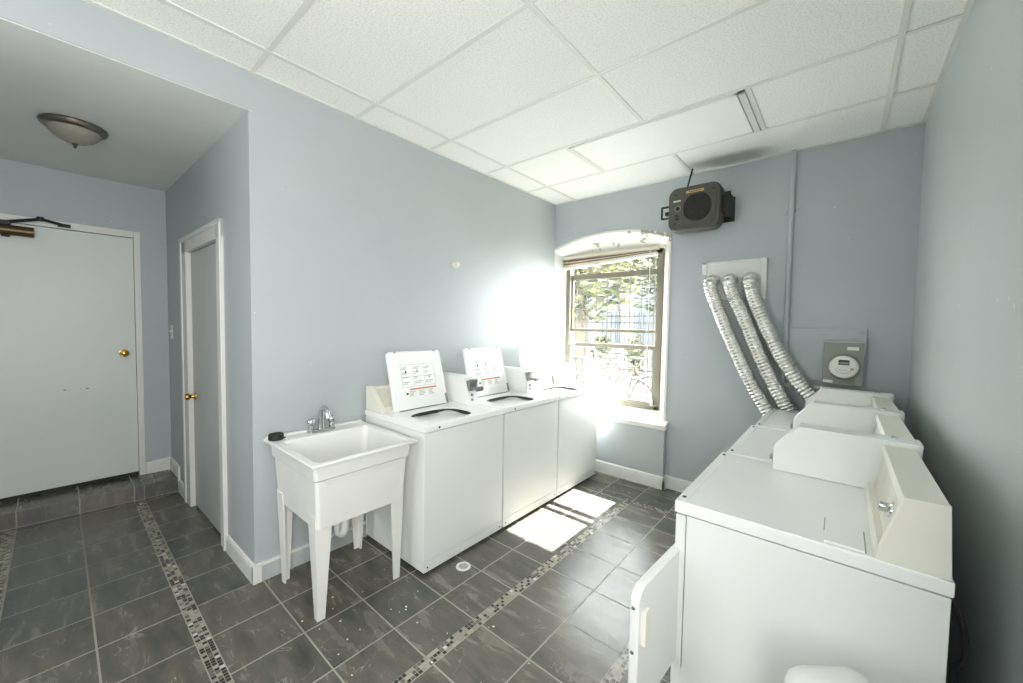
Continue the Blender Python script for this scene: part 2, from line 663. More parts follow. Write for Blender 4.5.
box(bm, -0.2, 1.35, BW+0.24, BW+0.40, 2.225, 3.2); box(bm, -0.2, 1.35, BW+0.24, BW+0.40, -0.2, 0.56)
struct('sun_stop_wall', bm, M_BASEG, label='outer wall layer added so its lintel cuts the high sun')
# shallow apron under the window
bm = B(); box(bm, 0.0, 1.25, 2.795, BW, 0, 0.545, 0.004)
struct('apron_wall', bm, M_WALL, label='shallow painted apron under the window')

# right wall, with an opening added for the side fill lamp
SY0, SY1, SZ0, SZ1 = -1.77, -0.33, 0.83, 2.27
bm = B()
box(bm, RW, RW+0.14, SY1, 3.12, 0, 2.9)
box(bm, RW, RW+0.14, -3.2, SY0, 0, 2.9)
box(bm, RW, RW+0.14, SY0, SY1, 0, SZ0)
box(bm, RW, RW+0.14, SY0, SY1, SZ1, 2.9)
struct('wall_right', bm, M_WALLR, label='scuffed blue grey wall behind the dryers')
RX0, RX1, RZ0, RZ1 = 0.10, 1.34, 0.63, 2.27  # opening added for the rear fill lamp
bm = B()
box(bm, -0.12, RX0, -3.2, -3.05, 0, 2.9); box(bm, RX1, 2.95, -3.2, -3.05, 0, 2.9)
box(bm, RX0, RX1, -3.2, -3.05, 0, RZ0); box(bm, RX0, RX1, -3.2, -3.05, RZ1, 2.9)
struct('wall_rear', bm, M_WALL)
bm = B(); box(bm, 0, RW, -3.05, 3.0, CZ, CZ+0.12)
struct('ceiling', bm, M_CEIL, label='white acoustic tile ceiling with a dark soot stain over the heater')

# ceiling grid
bm = B()
GX = [0.25, 1.395, 2.56]
GY = [-2.91+0.585*k for k in range(0)] + [0.015-0.583*k for k in range(5, 0, -1)] + [0.015, 0.59, 1.17, 1.765, 2.348]
for gy in GY:
    box(bm, 0, RW, gy-0.012, gy+0.012, CZ-0.005, CZ+0.01)
for gx in (0.25, 2.56):
    box(bm, gx-0.012, gx+0.012, -3.05, BW, CZ-0.006, CZ+0.01)
box(bm, 1.383, 1.407, -3.05, 1.765, CZ-0.006, CZ+0.01)
box(bm, 1.383, 1.407, 2.348, BW, CZ-0.006, CZ+0.01)
for gx in (0.82, 1.972):
    box(bm, gx-0.012, gx+0.012, 1.765, 2.348, CZ-0.006, CZ+0.01)
box(bm, 0, 0.02, -3.05, BW, CZ-0.006, CZ+0.01)
box(bm, RW-0.02, RW, -3.05, BW, CZ-0.006, CZ+0.01)
box(bm, 0, RW, BW-0.02, BW, CZ-0.006, CZ+0.01)
struct('trim_1', bm, M_GRID, label='white metal ceiling grid')

# tiled step to the entrance door
bm = B()
prism(bm, [(-2.24, -1.5), (-1.873, -1.5), (-1.783, 0.0), (-2.24, 0.0)], 'z', 0, 0.115, 0.003)
struct('trim_2', bm, M_STEP, label='tiled step up to the entrance door')

# baseboards: profile is a board with a rounded top bead
def base_prof(t=0.014, h=0.105):
    return [(0, 0), (t, 0), (t, h*0.72), (t*0.75, h*0.80), (t*0.9, h*0.86), (t*0.5, h*0.97), (0, h)]
def baseboard(bm, p0, p1, z0=0.0, h=0.105, t=0.014):
    """p0->p1 with the room on the left-hand side"""
    d = Vector((p1[0]-p0[0], p1[1]-p0[1], 0))
    n = Vector((-d.y, d.x, 0)).normalized()
    loops = [[(p[0]+n.x*a, p[1]+n.y*a, z0+b) for a, b in base_prof(t, h)] for p in (p0, p1)]
    loft(bm, loops, True, True)
bm = B(); baseboard(bm, (0, 0.66), (0, -0.014)); struct('baseboard_left', bm, M_BASEG)
bm = B(); box(bm, 0.0, 0.020, -0.014, 0.030, 0, 0.106, 0.003)
struct('trim_3', bm, M_TRIM, label='white corner block of the baseboard')
bm = B(); box(bm, 0.0, 0.018, 0.03, 0.66, 0.088, 0.106, 0.004)
struct('trim_4', bm, M_TRIM, label='white bead on the grey baseboard')
bm = B()
baseboard(bm, (0.0, 0), (DX1+0.115, 0))
baseboard(bm, (DX0-0.17, 0), (-1.80, 0))
baseboard(bm, (-1.78, 0), (-2.1, 0), 0.115)
baseboard(bm, (-1.77, 0), (-1.80, 0), 0.0, 0.22)
struct('closet_wall_baseboard', bm, M_TRIM, rot=(0, 0, SK))
bm = B(); baseboard(bm, (XE, 0.0), (XE, EY1+0.044), 0.115); struct('entrance_wall_baseboard', bm, M_TRIM)
bm = B()
baseboard(bm, (1.264, 2.795), (0.0, 2.795), 0, 0.115)
baseboard(bm, (1.25, BW), (1.25, 2.781), 0, 0.115)
baseboard(bm, (RW, BW), (1.25, BW), 0, 0.115)
struct('baseboard_back', bm, M_TRIM)
bm = B(); baseboard(bm, (RW, -3.05), (RW, BW)); struct('baseboard_right', bm, M_TRIM)

# entrance door: door_1
bm = B(); box(bm, XE-0.05, XE-0.004, EY0, EY1, EZ0+0.035, EZ1-0.004, 0.002)
d1 = struct('door_1', bm, M_DOORS, label='flat white entrance door with a brass knob')
bm = B()
for y0, y1, z0, z1 in ((EY1, EY1+0.044, EZ0, EZ1+0.052), (EY0-0.044, EY0, EZ0, EZ1+0.052), (EY0, EY1, EZ1, EZ1+0.052)):
    box(bm, XE-0.08, XE+0.012, y0+0.002, y1-0.002 if y1 != EY1 else y1, z0, z1, 0.002)
obj('door_frame', bm, M_TRIM, d1)
bm = B(); box(bm, XE-0.10, XE-0.055, EY0-0.02, EY1+0.02, EZ0, EZ1+0.02); obj('door_stop_back', bm, M_DARKER, d1)
bm = B()
M_, L_ = frame_to((XE-0.004, -0.320, 1.163), (XE+0.06, -0.320, 1.163))
lathe(bm, [(0, 0), (0.031, 0), (0.030, 0.006), (0.016, 0.009), (0.012, 0.026), (0.024, 0.036), (0.028, 0.047), (0.024, 0.058), (0.010, 0.062), (0, 0.062)], M_, 24)
obj('door_knob', bm, M_BRASS, d1)
# the hydraulic closer belongs to the door
cb = B(); box(cb, XE-0.004, XE+0.060, -1.06, -0.790, 2.025, 2.085, 0.010, 3)
cyl(cb, (XE+0.038, -1.06, 2.056), (XE+0.038, -0.768, 2.056), 0.036, n=20)
cl = obj('door_closer', cb, M_BRONZE, d1)
cb = B(); cyl(cb, (XE+0.03, -0.895, 2.01), (XE+0.03, -0.895, 2.112), 0.020, n=16)
box(cb, XE+0.012, XE+0.050, -0.920, -0.870, 2.094, 2.122, 0.004)
obj('closer_pivot', cb, M_DARKER, cl)
cb = B(); tube(cb, [(XE+0.03, -0.895, 2.112), (XE+0.10, -0.735, 2.150)], 0.011, 8)
tube(cb, [(XE+0.10, -0.735, 2.152), (XE+0.030, -0.620, 2.140)], 0.010, 8)
cyl(cb, (XE+0.10, -0.735, 2.138), (XE+0.10, -0.735, 2.166), 0.018, n=12)
box(cb, XE+0.012, XE+0.04, -0.655, -0.590, 2.126, 2.150, 0.003)
obj('closer_arm', cb, M_DARKER, cl)

# closet door: door_2 (built in the wall's own frame)
bm = B(); box(bm, DX0+0.003, DX1-0.003, 0.018, 0.055, 0.012, DZ-0.004, 0.002)
d2 = struct('door_2', bm, M_DOORG, rot=(0, 0, SK), label='narrow grey white closet door in a white casing')
bm = B()
CW = 0.115
def casing(bm, u0, u1, z0, z1, vert, innerhi):
    # stepped colonial casing
    box(bm, u0, u1, -0.014, 0.0, z0, z1, 0.002)
box(bm, DX1-0.002, DX1+0.10, -0.014, 0.02, 0.0, DZ+0.11, 0.003)
box(bm, DX1+0.072, DX1+0.102, -0.022, -0.010, 0.0, DZ+0.112, 0.004)
box(bm, DX0-0.155, DX0+0.002, -0.014, 0.02, 0.0, DZ+0.11, 0.003)
box(bm, DX0-0.157, DX0-0.115, -0.022, -0.010, 0.0, DZ+0.112, 0.004)
box(bm, DX0-0.155, DX1+0.10, -0.014, 0.02, DZ-0.001, DZ+0.11, 0.003)
box(bm, DX0-0.157, DX1+0.102, -0.022, -0.010, DZ+0.08, DZ+0.112, 0.004)
obj('door_casing', bm, M_TRIM, d2)
bm = B(); box(bm, DX0-0.02, DX1+0.02, 0.06, 0.09, 0, DZ+0.02); obj('door_backing', bm, M_DARKER, d2)
bm = B()
for zz in (0.22, 1.70):
    cyl(bm, (DX1-0.004, 0.004, zz), (DX1-0.004, 0.004, zz+0.085), 0.0065, n=10)
    box(bm, DX1-0.03, DX1-0.003, 0.010, 0.0185, zz, zz+0.085)
obj_each('hinge', bm, M_TRIM, d2, 2)
bm = B()
M_, L_ = frame_to((DX0+0.055, 0.02, 0.868), (DX0+0.055, -0.05, 0.868))
lathe(bm, [(0, 0), (0.029, 0), (0.028, 0.006), (0.013, 0.010), (0.010, 0.028), (0.020, 0.036), (0.025, 0.047), (0.021, 0.060), (0.009, 0.064), (0, 0.064)], M_, 24)
obj('door_knob', bm, M_BRASS, d2)

# light switch by the closet door
sw = thing('light_switch', 'white light switch plate on the alcove wall beside the closet door', 'light switch', (-1.95, -0.035, 1.34), SK)
bm = B(); box(bm, -0.036, 0.036, -0.007, 0.0, -0.058, 0.058, 0.003); obj('switch_plate', bm, M_TRIM, sw)
bm = B(); box(bm, -0.007, 0.007, -0.019, -0.005, -0.002, 0.016, 0.002); obj('toggle', bm, M_TRIM, sw)

# ------------------------------------------------------------------ window_1 in the back wall
wn = bpy.data.objects.new('window_1', None); COL.objects.link(wn)
wn['kind'] = 'structure'; wn['label'] = 'arched window recess with a bronze double hung window and white reveal'
FY = 3.0
FX0, FX1, FZ0, FZ1 = 0.085, 1.118, 0.655, 2.19
# splayed reveal from the arch to the frame
n = 18
fr = [(WX0, BW, WZ)] + [(x, BW, z) for x, z in ap] + [(WX1, BW, WZ)]
bk = [(FX0, FY+0.02, 0.67)] + [(FX0+(FX1-FX0)*k/n, FY+0.02, 2.16) for k in range(n+1)] + [(FX1, FY+0.02, 0.67)]
bm = B()
t = B()
va = [t.verts.new(p) for p in fr]; vb = [t.verts.new(p) for p in bk]
for i in range(len(va)-1):
    t.faces.new((va[i], va[i+1], vb[i+1], vb[i]))
_merge(bm, t)
# white plaster edge standing a little proud of the wall
edge_o = [(WX0+0.0, WZ)] + [(x+(0.02*(2*k/n-1)), z+0.022) for k, (x, z) in enumerate(ap)] + [(WX1+0.022, WZ)]
edge_i = [(x, z) for x, y, z in fr]
for i in range(len(edge_i)-1):
    a, b, c, d = edge_i[i], edge_i[i+1], edge_o[i+1], edge_o[i]
    if abs(a[0]-d[0])+abs(a[1]-d[1]) < 1e-6 and i == 0:
        continue
    prism(bm, [a, b, c, d], 'y', BW-0.008, BW+0.001)
obj('reveal', bm, M_REVEAL, wn, 0.5)
bm = B()
prism(bm, [(2.775, 0.535), (2.775, 0.575), (2.83, 0.590), (FY+0.03, 0.672), (FY+0.03, 0.55), (2.84, 0.535)], 'x', 0.0, 1.262, 0.003)
obj('sill', bm, M_REVEAL, wn)
bm = B()
def wbox(x0, x1, z0, z1, y0=FY-0.01, y1=FY+0.07, bev=0.003):
    box(bm, x0, x1, y0, y1, z0, z1, bev)
wbox(FX0-0.01, FX0+0.036, 0.66, FZ1)
wbox(FX1-0.046, FX1+0.01, 0.66, FZ1)
wbox(FX0, FX1, FZ1-0.05, FZ1)
wbox(FX0, FX1, 0.655, 0.690)
obj('window_frame', bm, M_WFRAME, wn)
bm = B()     # upper sash
wbox(FX0+0.036, FX1-0.046, 1.945, 2.0, FY+0.03, FY+0.06)
wbox(FX0+0.036, FX1-0.046, 1.385, 1.418, FY+0.03, FY+0.06)
wbox(FX0+0.036, FX0+0.052, 1.41, 1.95, FY+0.03, FY+0.06)
wbox(FX1-0.062, FX1-0.046, 1.41, 1.95, FY+0.03, FY+0.06)
for xx in (0.42, 0.78):
    wbox(xx, xx+0.05, 2.0, 2.012, FY+0.025, FY+0.06)
us = obj('upper_sash', bm, M_WFRAME, wn)
bm = B(); box(bm, FX0+0.04, FX1-0.05, FY+0.043, FY+0.047, 1.41, 1.96); obj('upper_pane', bm, M_GLASS, us)
bm = B()     # lower sash
wbox(FX0+0.034, FX1-0.044, 1.228, 1.268, FY-0.008, FY+0.025)
wbox(FX0+0.034, FX1-0.044, 0.690, 0.728, FY-0.008, FY+0.025)
wbox(FX0+0.034, FX0+0.052, 0.72, 1.235, FY-0.008, FY+0.025)
wbox(FX1-0.064, FX1-0.044, 0.72, 1.235, FY-0.008, FY+0.025)
ls = obj('lower_sash', bm, M_WFRAME, wn)
bm = B(); box(bm, FX0+0.05, FX1-0.06, FY+0.008, FY+0.012, 0.72, 1.24); obj('lower_pane', bm, M_GLASS, ls)
bm = B(); box(bm, FX0+0.04, FX0+0.12, FY-0.022, FY-0.006, 1.242, 1.258, 0.003); obj('sash_lock', bm, M_TRIM, ls)
bm = B(); box(bm, FX1-0.07, FX1-0.05, FY-0.03, FY-0.006, 0.70, 0.76, 0.003); obj('sash_catch', bm, M_PAPER, ls)

# raised blind
bl = thing('window_blind', 'raised cream slat blind hanging crooked at the top of the window', 'blind', (0.57, 2.955, 2.15))
def slat_y(dy): return dy
bm = B(); box(bm, -0.525, 0.525, -0.022, 0.022, 0.016, 0.045, 0.003); obj('head_rail', bm, M_SLAT, bl)
for k in range(6):
    f = k/5
    zl = 0.012-0.085*f
    zr = 0.014-0.028*f
    bm = B()
    prism(bm, [(-0.515, zl-0.003), (0.50, zr-0.003), (0.50, zr+0.002), (-0.515, zl+0.002)], 'y', -0.024, 0.024)
    obj('slat', bm, M_WOOD if k in (1, 3) else M_SLAT, bl)
bm = B()
prism(bm, [(-0.53, -0.100), (0.512, -0.036), (0.512, -0.012), (-0.53, -0.076)], 'y', -0.026, 0.026, 0.003)
obj('bottom_rail', bm, M_TRIM, bl)
bm = B(); tube(bm, [(0.455, -0.03, 0.02), (0.456, -0.032, -0.5), (0.452, -0.03, -1.36)], 0.0035, 6)
obj('cord', bm, M_PAPER, bl)

# added_side_window beside the camera (unseen, added to house the side fill lamp)
wn2 = bpy.data.objects.new('added_side_window', None); COL.objects.link(wn2)
wn2['kind'] = 'structure'
bm = B()
for y0, y1, z0, z1 in ((SY0, SY0+0.05, SZ0, SZ1), (SY1-0.05, SY1, SZ0, SZ1), (SY0, SY1, SZ0, SZ0+0.05), (SY0, SY1, SZ1-0.05, SZ1)):
    box(bm, RW-0.004, RW+0.12, y0, y1, z0, z1, 0.003)
obj('window_frame', bm, M_TRIM, wn2)
bm = B(); box(bm, RW+0.125, RW+0.135, SY0, SY1, SZ0, SZ1); obj('blind', bm, M_PAPER, wn2)  # added sheet closing the opening behind the side lamp

# added_rear_window in the rear wall (unseen, made up around the rear fill lamp)
wn3 = bpy.data.objects.new('added_rear_window', None); COL.objects.link(wn3)
wn3['kind'] = 'structure'
bm = B()
for x0, x1, z0, z1 in ((RX0, RX0+0.05, RZ0, RZ1), (RX1-0.05, RX1, RZ0, RZ1), (RX0, RX1, RZ0, RZ0+0.05), (RX0, RX1, RZ1-0.05, RZ1)):
    box(bm, x0, x1, -3.16, -3.046, z0, z1, 0.003)
obj('window_frame', bm, M_TRIM, wn3)
bm = B(); box(bm, RX0, RX1, -3.18, -3.17, RZ0, RZ1); obj('blind', bm, M_PAPER, wn3)  # same added backing sheet, behind the rear lamp

# ------------------------------------------------------------------ ceiling things
lt = thing('ceiling_light', 'long flat panel ceiling light with a white diffuser set in the tile grid', 'ceiling light', (1.396, 2.056, CZ-0.006))
bm = B()
for x0, x1, y0, y1 in ((-0.56, 0.56, -0.28, -0.262), (-0.56, 0.56, 0.262, 0.28), (-0.56, -0.535, -0.28, 0.28), (0.515, 0.56, -0.28, 0.28)):
    box(bm, x0, x1, y0, y1, -0.008, 0.002, 0.002)
obj('light_frame', bm, M_GRID, lt)
bm = B(); box(bm, -0.54, 0.54, -0.27, 0.27, -0.004, 0.003); obj('diffuser', bm, M_DIFF, lt)
bm = B(); box(bm, 0.520, 0.526, -0.262, 0.262, -0.0092, -0.007); obj('hinge_strip', bm, M_METER, lt)

dm = thing('ceiling_light', 'round pewter flush ceiling light with a frosted glass bowl in the alcove', 'ceiling light', (-0.985, -0.585, HZ))
dm.scale = (0.80, 0.80, 0.95)
bm = B(); lathe(bm, [(0, 0), (0.165, 0), (0.172, -0.010), (0.165, -0.022), (0.158, -0.030), (0.140, -0.036), (0.138, -0.030)], None, 40); obj('rim', bm, M_PEWTER, dm)
bm = B(); lathe(bm, [(0.140, -0.030), (0.128, -0.055), (0.100, -0.080), (0.060, -0.099), (0.020, -0.108), (0, -0.109)], None, 40); obj('glass_bowl', bm, M_BOWL, dm)
bm = B(); lathe(bm, [(0, -0.104), (0.014, -0.108), (0.016, -0.116), (0.007, -0.122), (0.010, -0.130), (0, -0.138)], None, 20); obj('finial', bm, M_PEWTER, dm)

# small round fitting on the left wall
sn = thing('wall_sensor', 'small white round fitting on the left wall above the washers', 'wall fitting', (0, 1.425, 1.925))
bm = B(); M_, L_ = frame_to((0, 0, 0), (0.1, 0, 0))
lathe(bm, [(0, 0), (0.026, 0), (0.026, 0.012), (0.021, 0.016), (0.021, 0.042), (0.018, 0.047), (0, 0.047)], M_, 24)
obj('body', bm, M_TRIM, sn)
bm = B(); lathe(bm, [(0, 0.044), (0.011, 0.046), (0.010, 0.051), (0, 0.052)], M_, 16); obj('button', bm, M_PAPER, sn)

# ------------------------------------------------------------------ back wall things
# heater
ht = thing('fan_heater', 'dark grey box heater with a round mesh grille hung high on the back wall', 'heater', (1.480, 2.60, 2.398))
ht.scale = (1.08, 1.0, 1.14)
HW, HH, HD = 0.180, 0.152, 0.14
bm = B()
lo = lambda s, y: [(x*s, y, z*s) for x, z in rrect(-HW, HW, -HH, HH, 0.062, 7)]
loft(bm, [lo(0.90, 0.006), lo(0.955, 0.0), lo(0.975, 0.004), lo(1.0, 0.022), lo(1.0, 0.055), lo(0.96, 0.062), lo(0.96, 0.070), lo(1.0, 0.077), lo(1.0, HD-0.02), lo(0.94, HD)], True, True)
obj('casing', bm, M_DARK, ht)
bm = B()
lp = lambda s, y, r=0.03: [(x, y, z) for x, z in rrect(-HW*0.84*s, HW*0.84*s, -HH*0.80*s, HH*0.80*s, r, 5)]
loft(bm, [lp(1, 0.008), lp(1, -0.001), lp(0.985, -0.003)], True, True)
obj('front_plate', bm, M_DARK, ht)
gr_c = Vector((0.028, -0.004, -0.004))
bm = B(); M_, L_ = frame_to((gr_c.x, 0.006, gr_c.z), (gr_c.x, -0.02, gr_c.z))
lathe(bm, [(0, 0.009), (0.094, 0.009), (0.097, 0.012), (0.093, 0.0135), (0.092, 0.0095)], M_, 40)
gp = obj('grille', bm, M_DARKER, ht)
bm = B()
for k in range(-7, 8):
    h = math.sqrt(max(0, 0.091**2-(k*0.0125)**2))
    a = k*0.0125
    box(bm, gr_c.x+a-0.0012, gr_c.x+a+0.0012, -0.0080, -0.005, gr_c.z-h, gr_c.z+h)
    box(bm, gr_c.x-h, gr_c.x+h, -0.0088, -0.006, gr_c.z+a-0.0012, gr_c.z+a+0.0012)
obj('mesh_wires', bm, M_DARK, gp)
bm = B(); M_, L_ = frame_to((-0.108, -0.002, 0.004), (-0.108, -0.03, 0.004))
lathe(bm, [(0, 0), (0.022, 0), (0.022, 0.003), (0.018, 0.0035), (0.018, 0), (0, 0.0)], M_, 24)
kn = obj('dial_ring', bm, M_STEEL, ht)
bm = B(); lathe(bm, [(0, 0), (0.012, 0), (0.011, 0.014), (0, 0.015)], M_, 20); obj('dial_knob', bm, M_BLACK, kn)
bm = B()
box(bm, -0.122, -0.104, -0.010, -0.002, -0.052, -0.040, 0.002)
box(bm, -0.122, -0.112, -0.010, -0.002, -0.074, -0.062, 0.002)
box(bm, -0.108, -0.096, -0.010, -0.002, -0.074, -0.062, 0.002)
obj_each('switch', bm, M_BLACK, ht)
bm = B()
for k, (a, b_) in enumerate(((-0.140, -0.131), (-0.128, -0.122), (-0.119, -0.111), (-0.108, -0.101), (-0.098, -0.090))):
    box(bm, a, b_, -0.0042, -0.002, 0.052, 0.063)
obj('badge', bm, M_PAPER, ht)
bm = B(); box(bm, -0.052, 0.070, -0.0045, 0.004, 0.100, 0.117, 0.001)
lb = obj('warning_label', bm, M_YELLOW, ht)
bm = B()
for k in range(6):
    box(bm, -0.030+k*0.014, -0.021+k*0.014, -0.0052, -0.004, 0.104, 0.112)
obj('label_print', bm, M_INKD, lb)
bm = B()
for sx in (-1, 1):
    for sz in (-1, 1):
        cyl(bm, (sx*HW*0.72+0.008*(sx < 0), -0.001, sz*HH*0.66), (sx*HW*0.72, -0.006, sz*HH*0.66), 0.005, n=10)
obj_each('screw', bm, M_BLACK, ht)
bm = B()     # left carrying bracket
box(bm, -0.245, -0.236, 0.035, 0.060, -0.045, 0.045, 0.003)
box(bm, -0.240, -0.175, 0.035, 0.060, 0.036, 0.046, 0.003)
box(bm, -0.240, -0.175, 0.035, 0.060, -0.046, -0.036, 0.003)
box(bm, -0.212, -0.178, 0.030, 0.065, -0.022, 0.004, 0.003)
obj('bracket', bm, M_BLACK, ht)
bm = B()     # right bracket to the wall
box(bm, 0.178, 0.215, 0.050, 0.110, -0.055, 0.060, 0.008)
box(bm, 0.210, 0.226, 0.040, 0.255, -0.070, 0.070, 0.004)
box(bm, 0.190, 0.226, 0.070, 0.090, -0.085, 0.085, 0.004)
box(bm, 0.100, 0.226, 0.240, 0.258, -0.085, 0.085, 0.003)
box(bm, 0.02, 0.12, 0.13, 0.258, -0.03, 0.03, 0.004)
obj('bracket', bm, M_BLACK, ht)
bm = B(); tube(bm, [(-0.068, 0.07, 0.145), (-0.055, 0.09, 0.225), (-0.045, 0.12, 0.302)], 0.006, 8)
obj('hanging_rod', bm, M_BLACK, ht)

# vent plate and three foil ducts
vp = thing('vent_plate', 'white painted vent plate on the back wall that three foil ducts leave', 'vent plate', (1.72, BW, 1.83))
bm = B(); box(bm, -0.180, 0.225, -0.022, 0.0, -0.15, 0.15, 0.003)
obj('plate', bm, M_TRIM, vp)
bm = B()
for x0, x1, z0, z1 in ((-0.215, 0.235, 0.138, 0.158), (0.205, 0.240, -0.155, 0.158), (-0.215, -0.178, 0.06, 0.158)):
    box(bm, x0, x1, -0.045 if x0 > 0 else -0.030, 0.0, z0, z1, 0.004)
obj('plate_edge', bm, M_TRIM, vp)
ring_spots = (1.590, 1.722, 1.862)
for xx in ring_spots:
    bm = B(); M_, L_ = frame_to((xx-1.72, -0.02, 0.0), (xx-1.72, -0.07, 0.0))
    lathe(bm, [(0.064, 0), (0.064, 0.006), (0.058, 0.008), (0.058, 0.022), (0.050, 0.022), (0.050, 0)], M_, 32)
    obj('collar', bm, M_TRIM, vp)

duct_paths = [
 [(1.590, 2.812, 1.83), (1.590, 2.760, 1.815), (1.600, 2.745, 1.74), (1.683, 2.742, 1.525), (1.804, 2.742, 1.239), (1.926, 2.745, 0.980), (2.020, 2.755, 0.820), (2.10, 2.775, 0.62), (2.16, 2.78, 0.35)],
 [(1.722, 2.812, 1.83), (1.722, 2.760, 1.815), (1.736, 2.745, 1.75), (1.842, 2.742, 1.510), (1.962, 2.742, 1.211), (2.071, 2.745, 0.984), (2.140, 2.758, 0.860), (2.25, 2.775, 0.68), (2.30, 2.78, 0.35)],
 [(1.862, 2.812, 1.83), (1.862, 2.760, 1.815), (1.874, 2.745, 1.745), (1.937, 2.742, 1.570), (2.059, 2.742, 1.292), (2.179, 2.742, 1.085), (2.275, 2.755, 0.960), (2.39, 2.775, 0.74), (2.44, 2.78, 0.35)],
]
duct_lab = ['flexible foil dryer duct, leftmost of the three below the vent plate',
            'flexible foil dryer duct, middle of the three below the vent plate',
            'flexible foil dryer duct nearest the conduit pipe, right of the three']
for i, pth in enumerate(duct_paths):
    d = thing('dryer_duct', duct_lab[i], 'dryer duct', pth[0], 0, 'foil dryer ducts')
    o0 = Vector(pth[0])
    pts = [Vector(p)-o0 for p in spline(pth, 40)]
    # resample evenly
    res = [pts[0]]; acc = 0
    stepl = 0.0050
    for a, b in zip(pts, pts[1:]):
        L = (b-a).length
        s = stepl-acc
        while s <= L:
            res.append(a.lerp(b, s/L)); s += stepl
        acc = (acc+L) % stepl if L else acc
    rnd = random.Random(i)
    jit = [rnd.uniform(-0.0015, 0.0015) for _ in res]
    bm = B(); tube(bm, res, 0.05, 20, radf=lambda k: 0.0510+0.0040*math.cos(k*2*PI/5)+jit[k])
    obj('duct_hose', bm, M_FOIL, d, smooth=1.2)
    bm = B(); M_, L_ = frame_to(res[2], res[12])
    lathe(bm, [(0.053, 0), (0.0545, 0.004), (0.0545, 0.012), (0.053, 0.016)], M_, 24)
    obj('clamp', bm, M_STEEL, d)

# conduit
cp = thing('conduit_pipe', 'grey painted conduit pipe running down the back wall from the ceiling', 'pipe', (2.095, 2.835, 0))
bm = B(); cyl(bm, (0, 0, 0.95), (0, 0, CZ-0.002), 0.0165, n=16)
cyl(bm, (0, 0, 2.30), (0, 0, 2.36), 0.021, n=16)
obj('pipe', bm, M_WALL, cp)
for zz in (2.32, 1.66, 1.50):
    bm = B(); box(bm, -0.035, 0.028, 0.003, 0.024, zz-0.010, zz+0.010, 0.002)
    cyl(bm, (0, 0, zz-0.009), (0, 0, zz+0.009), 0.020, n=16)
    obj('clamp', bm, M_WALL, cp)

# meter on its board
mb = thing('meter_board', 'flat painted board on the back wall behind the electric meter', 'board', (2.32, BW, 1.27))
bm = B(); box(bm, -0.200, 0.222, -0.018, 0, -0.185, 0.188, 0.003); obj('board', bm, M_WALL, mb)
bm = B(); M_, L_ = frame_to((0.195, -0.018, 0.165), (0.195, -0.03, 0.165)); lathe(bm, [(0, 0), (0.012, 0), (0.010, 0.006), (0, 0.007)], M_, 14); obj('bolt', bm, M_WALL, mb)
mt = thing('electric_meter', 'grey electric meter with a round glass dial on the back wall above the dryers', 'meter', (2.425, BW-0.0185, 1.225))
bm = B(); box(bm, -0.104, 0.104, -0.075, 0, -0.150, 0.140, 0.006)
obj('meter_box', bm, M_METER, mt)
bm = B(); box(bm, -0.107, 0.107, -0.080, -0.001, 0.138, 0.148, 0.002); obj('top_flange', bm, M_WALL, mt)
bm = B(); M_, L_ = frame_to((0.006, -0.074, -0.026), (0.006, -0.2, -0.026))
lathe(bm, [(0.084, 0), (0.084, 0.014), (0.078, 0.018), (0.076, 0.018), (0.076, 0)], M_, 40)
obj('dial_ring', bm, M_STEEL, mt)
bm = B(); lathe(bm, [(0, 0.030), (0.066, 0.030), (0.076, 0.022), (0.077, 0.0)], M_, 40)
dl = obj('dial_face', bm, M_PAPER, mt)
bm = B(); box(bm, -0.022, 0.034, -0.1065, -0.1030, -0.012, 0.022, 0.001); obj('display', bm, M_INKD, dl)
bm = B(); box(bm, -0.018, 0.030, -0.1075, -0.1060, -0.006, 0.008); obj('display_screen', bm, M_METER, dl)
bm = B()
for k in range(7):
    a = -0.036+0.012*k
    box(bm, a, a+0.008, -0.1055, -0.1030, -0.070+0.0016*(k-3)**2, -0.065+0.0016*(k-3)**2)
for k in range(4):
    box(bm, -0.016+k*0.011, -0.010+k*0.011, -0.1055, -0.1030, -0.048, -0.043)
box(bm, 0.040, 0.058, -0.1055, -0.103, -0.044, -0.030)
box(bm, -0.035, -0.029, -0.1055, -0.103, -0.040, -0.034)
obj('dial_print', bm, M_INK, dl)
bm = B(); box(bm, 0.020, 0.078, -0.0765, -0.074, 0.088, 0.110); obj('label', bm, M_PAPER, mt)
bm = B(); box(bm, -0.100, -0.048, -0.0765, -0.074, -0.140, -0.120); obj('label', bm, M_PAPER, mt)
pp = thing('water_pipe', 'white horizontal pipe on the back wall below the meter board', 'pipe', (2.22, 2.83, 1.035))
bm = B(); cyl(bm, (-0.12, 0, 0), (0.2, 0, 0), 0.014, n=14); obj('pipe', bm, M_TRIM, pp)
bm = B(); cyl(bm, (-0.03, 0, 0), (0.02, 0, 0), 0.019, n=14); box(bm, -0.015, 0.005, 0, 0.03, -0.01, 0.01); obj('coupling', bm, M_STEEL, pp)

# ------------------------------------------------------------------ washers
WW, WD, WH = 0.674, 0.640, 0.872     # width (y), depth (x), height
def hole_top(bm, outer, inner, z0, z1, zin, bevel=0.006):
    """slab with a hole: outer, inner are (x, y) loops of equal length"""
    def at(loop, z): return [(x, y, z) for x, y in loop]
    cx = sum(p[0] for p in outer)/len(outer); cy = sum(p[1] for p in outer)/len(outer)
    def grow(loop, d):
        out = []
        for x, y in loop:
            v = Vector((x-cx, y-cy)); s = d
            out.append((x-math.copysign(min(d, abs(x-cx)), x-cx), y-math.copysign(min(d, abs(y-cy)), y-cy)))
        return out
    loft(bm, [at(outer, z0), at(outer, z1-bevel), at(grow(outer, bevel*0.35), z1-bevel*0.3), at(grow(outer, bevel), z1), at(inner, z1), at(inner, zin)])

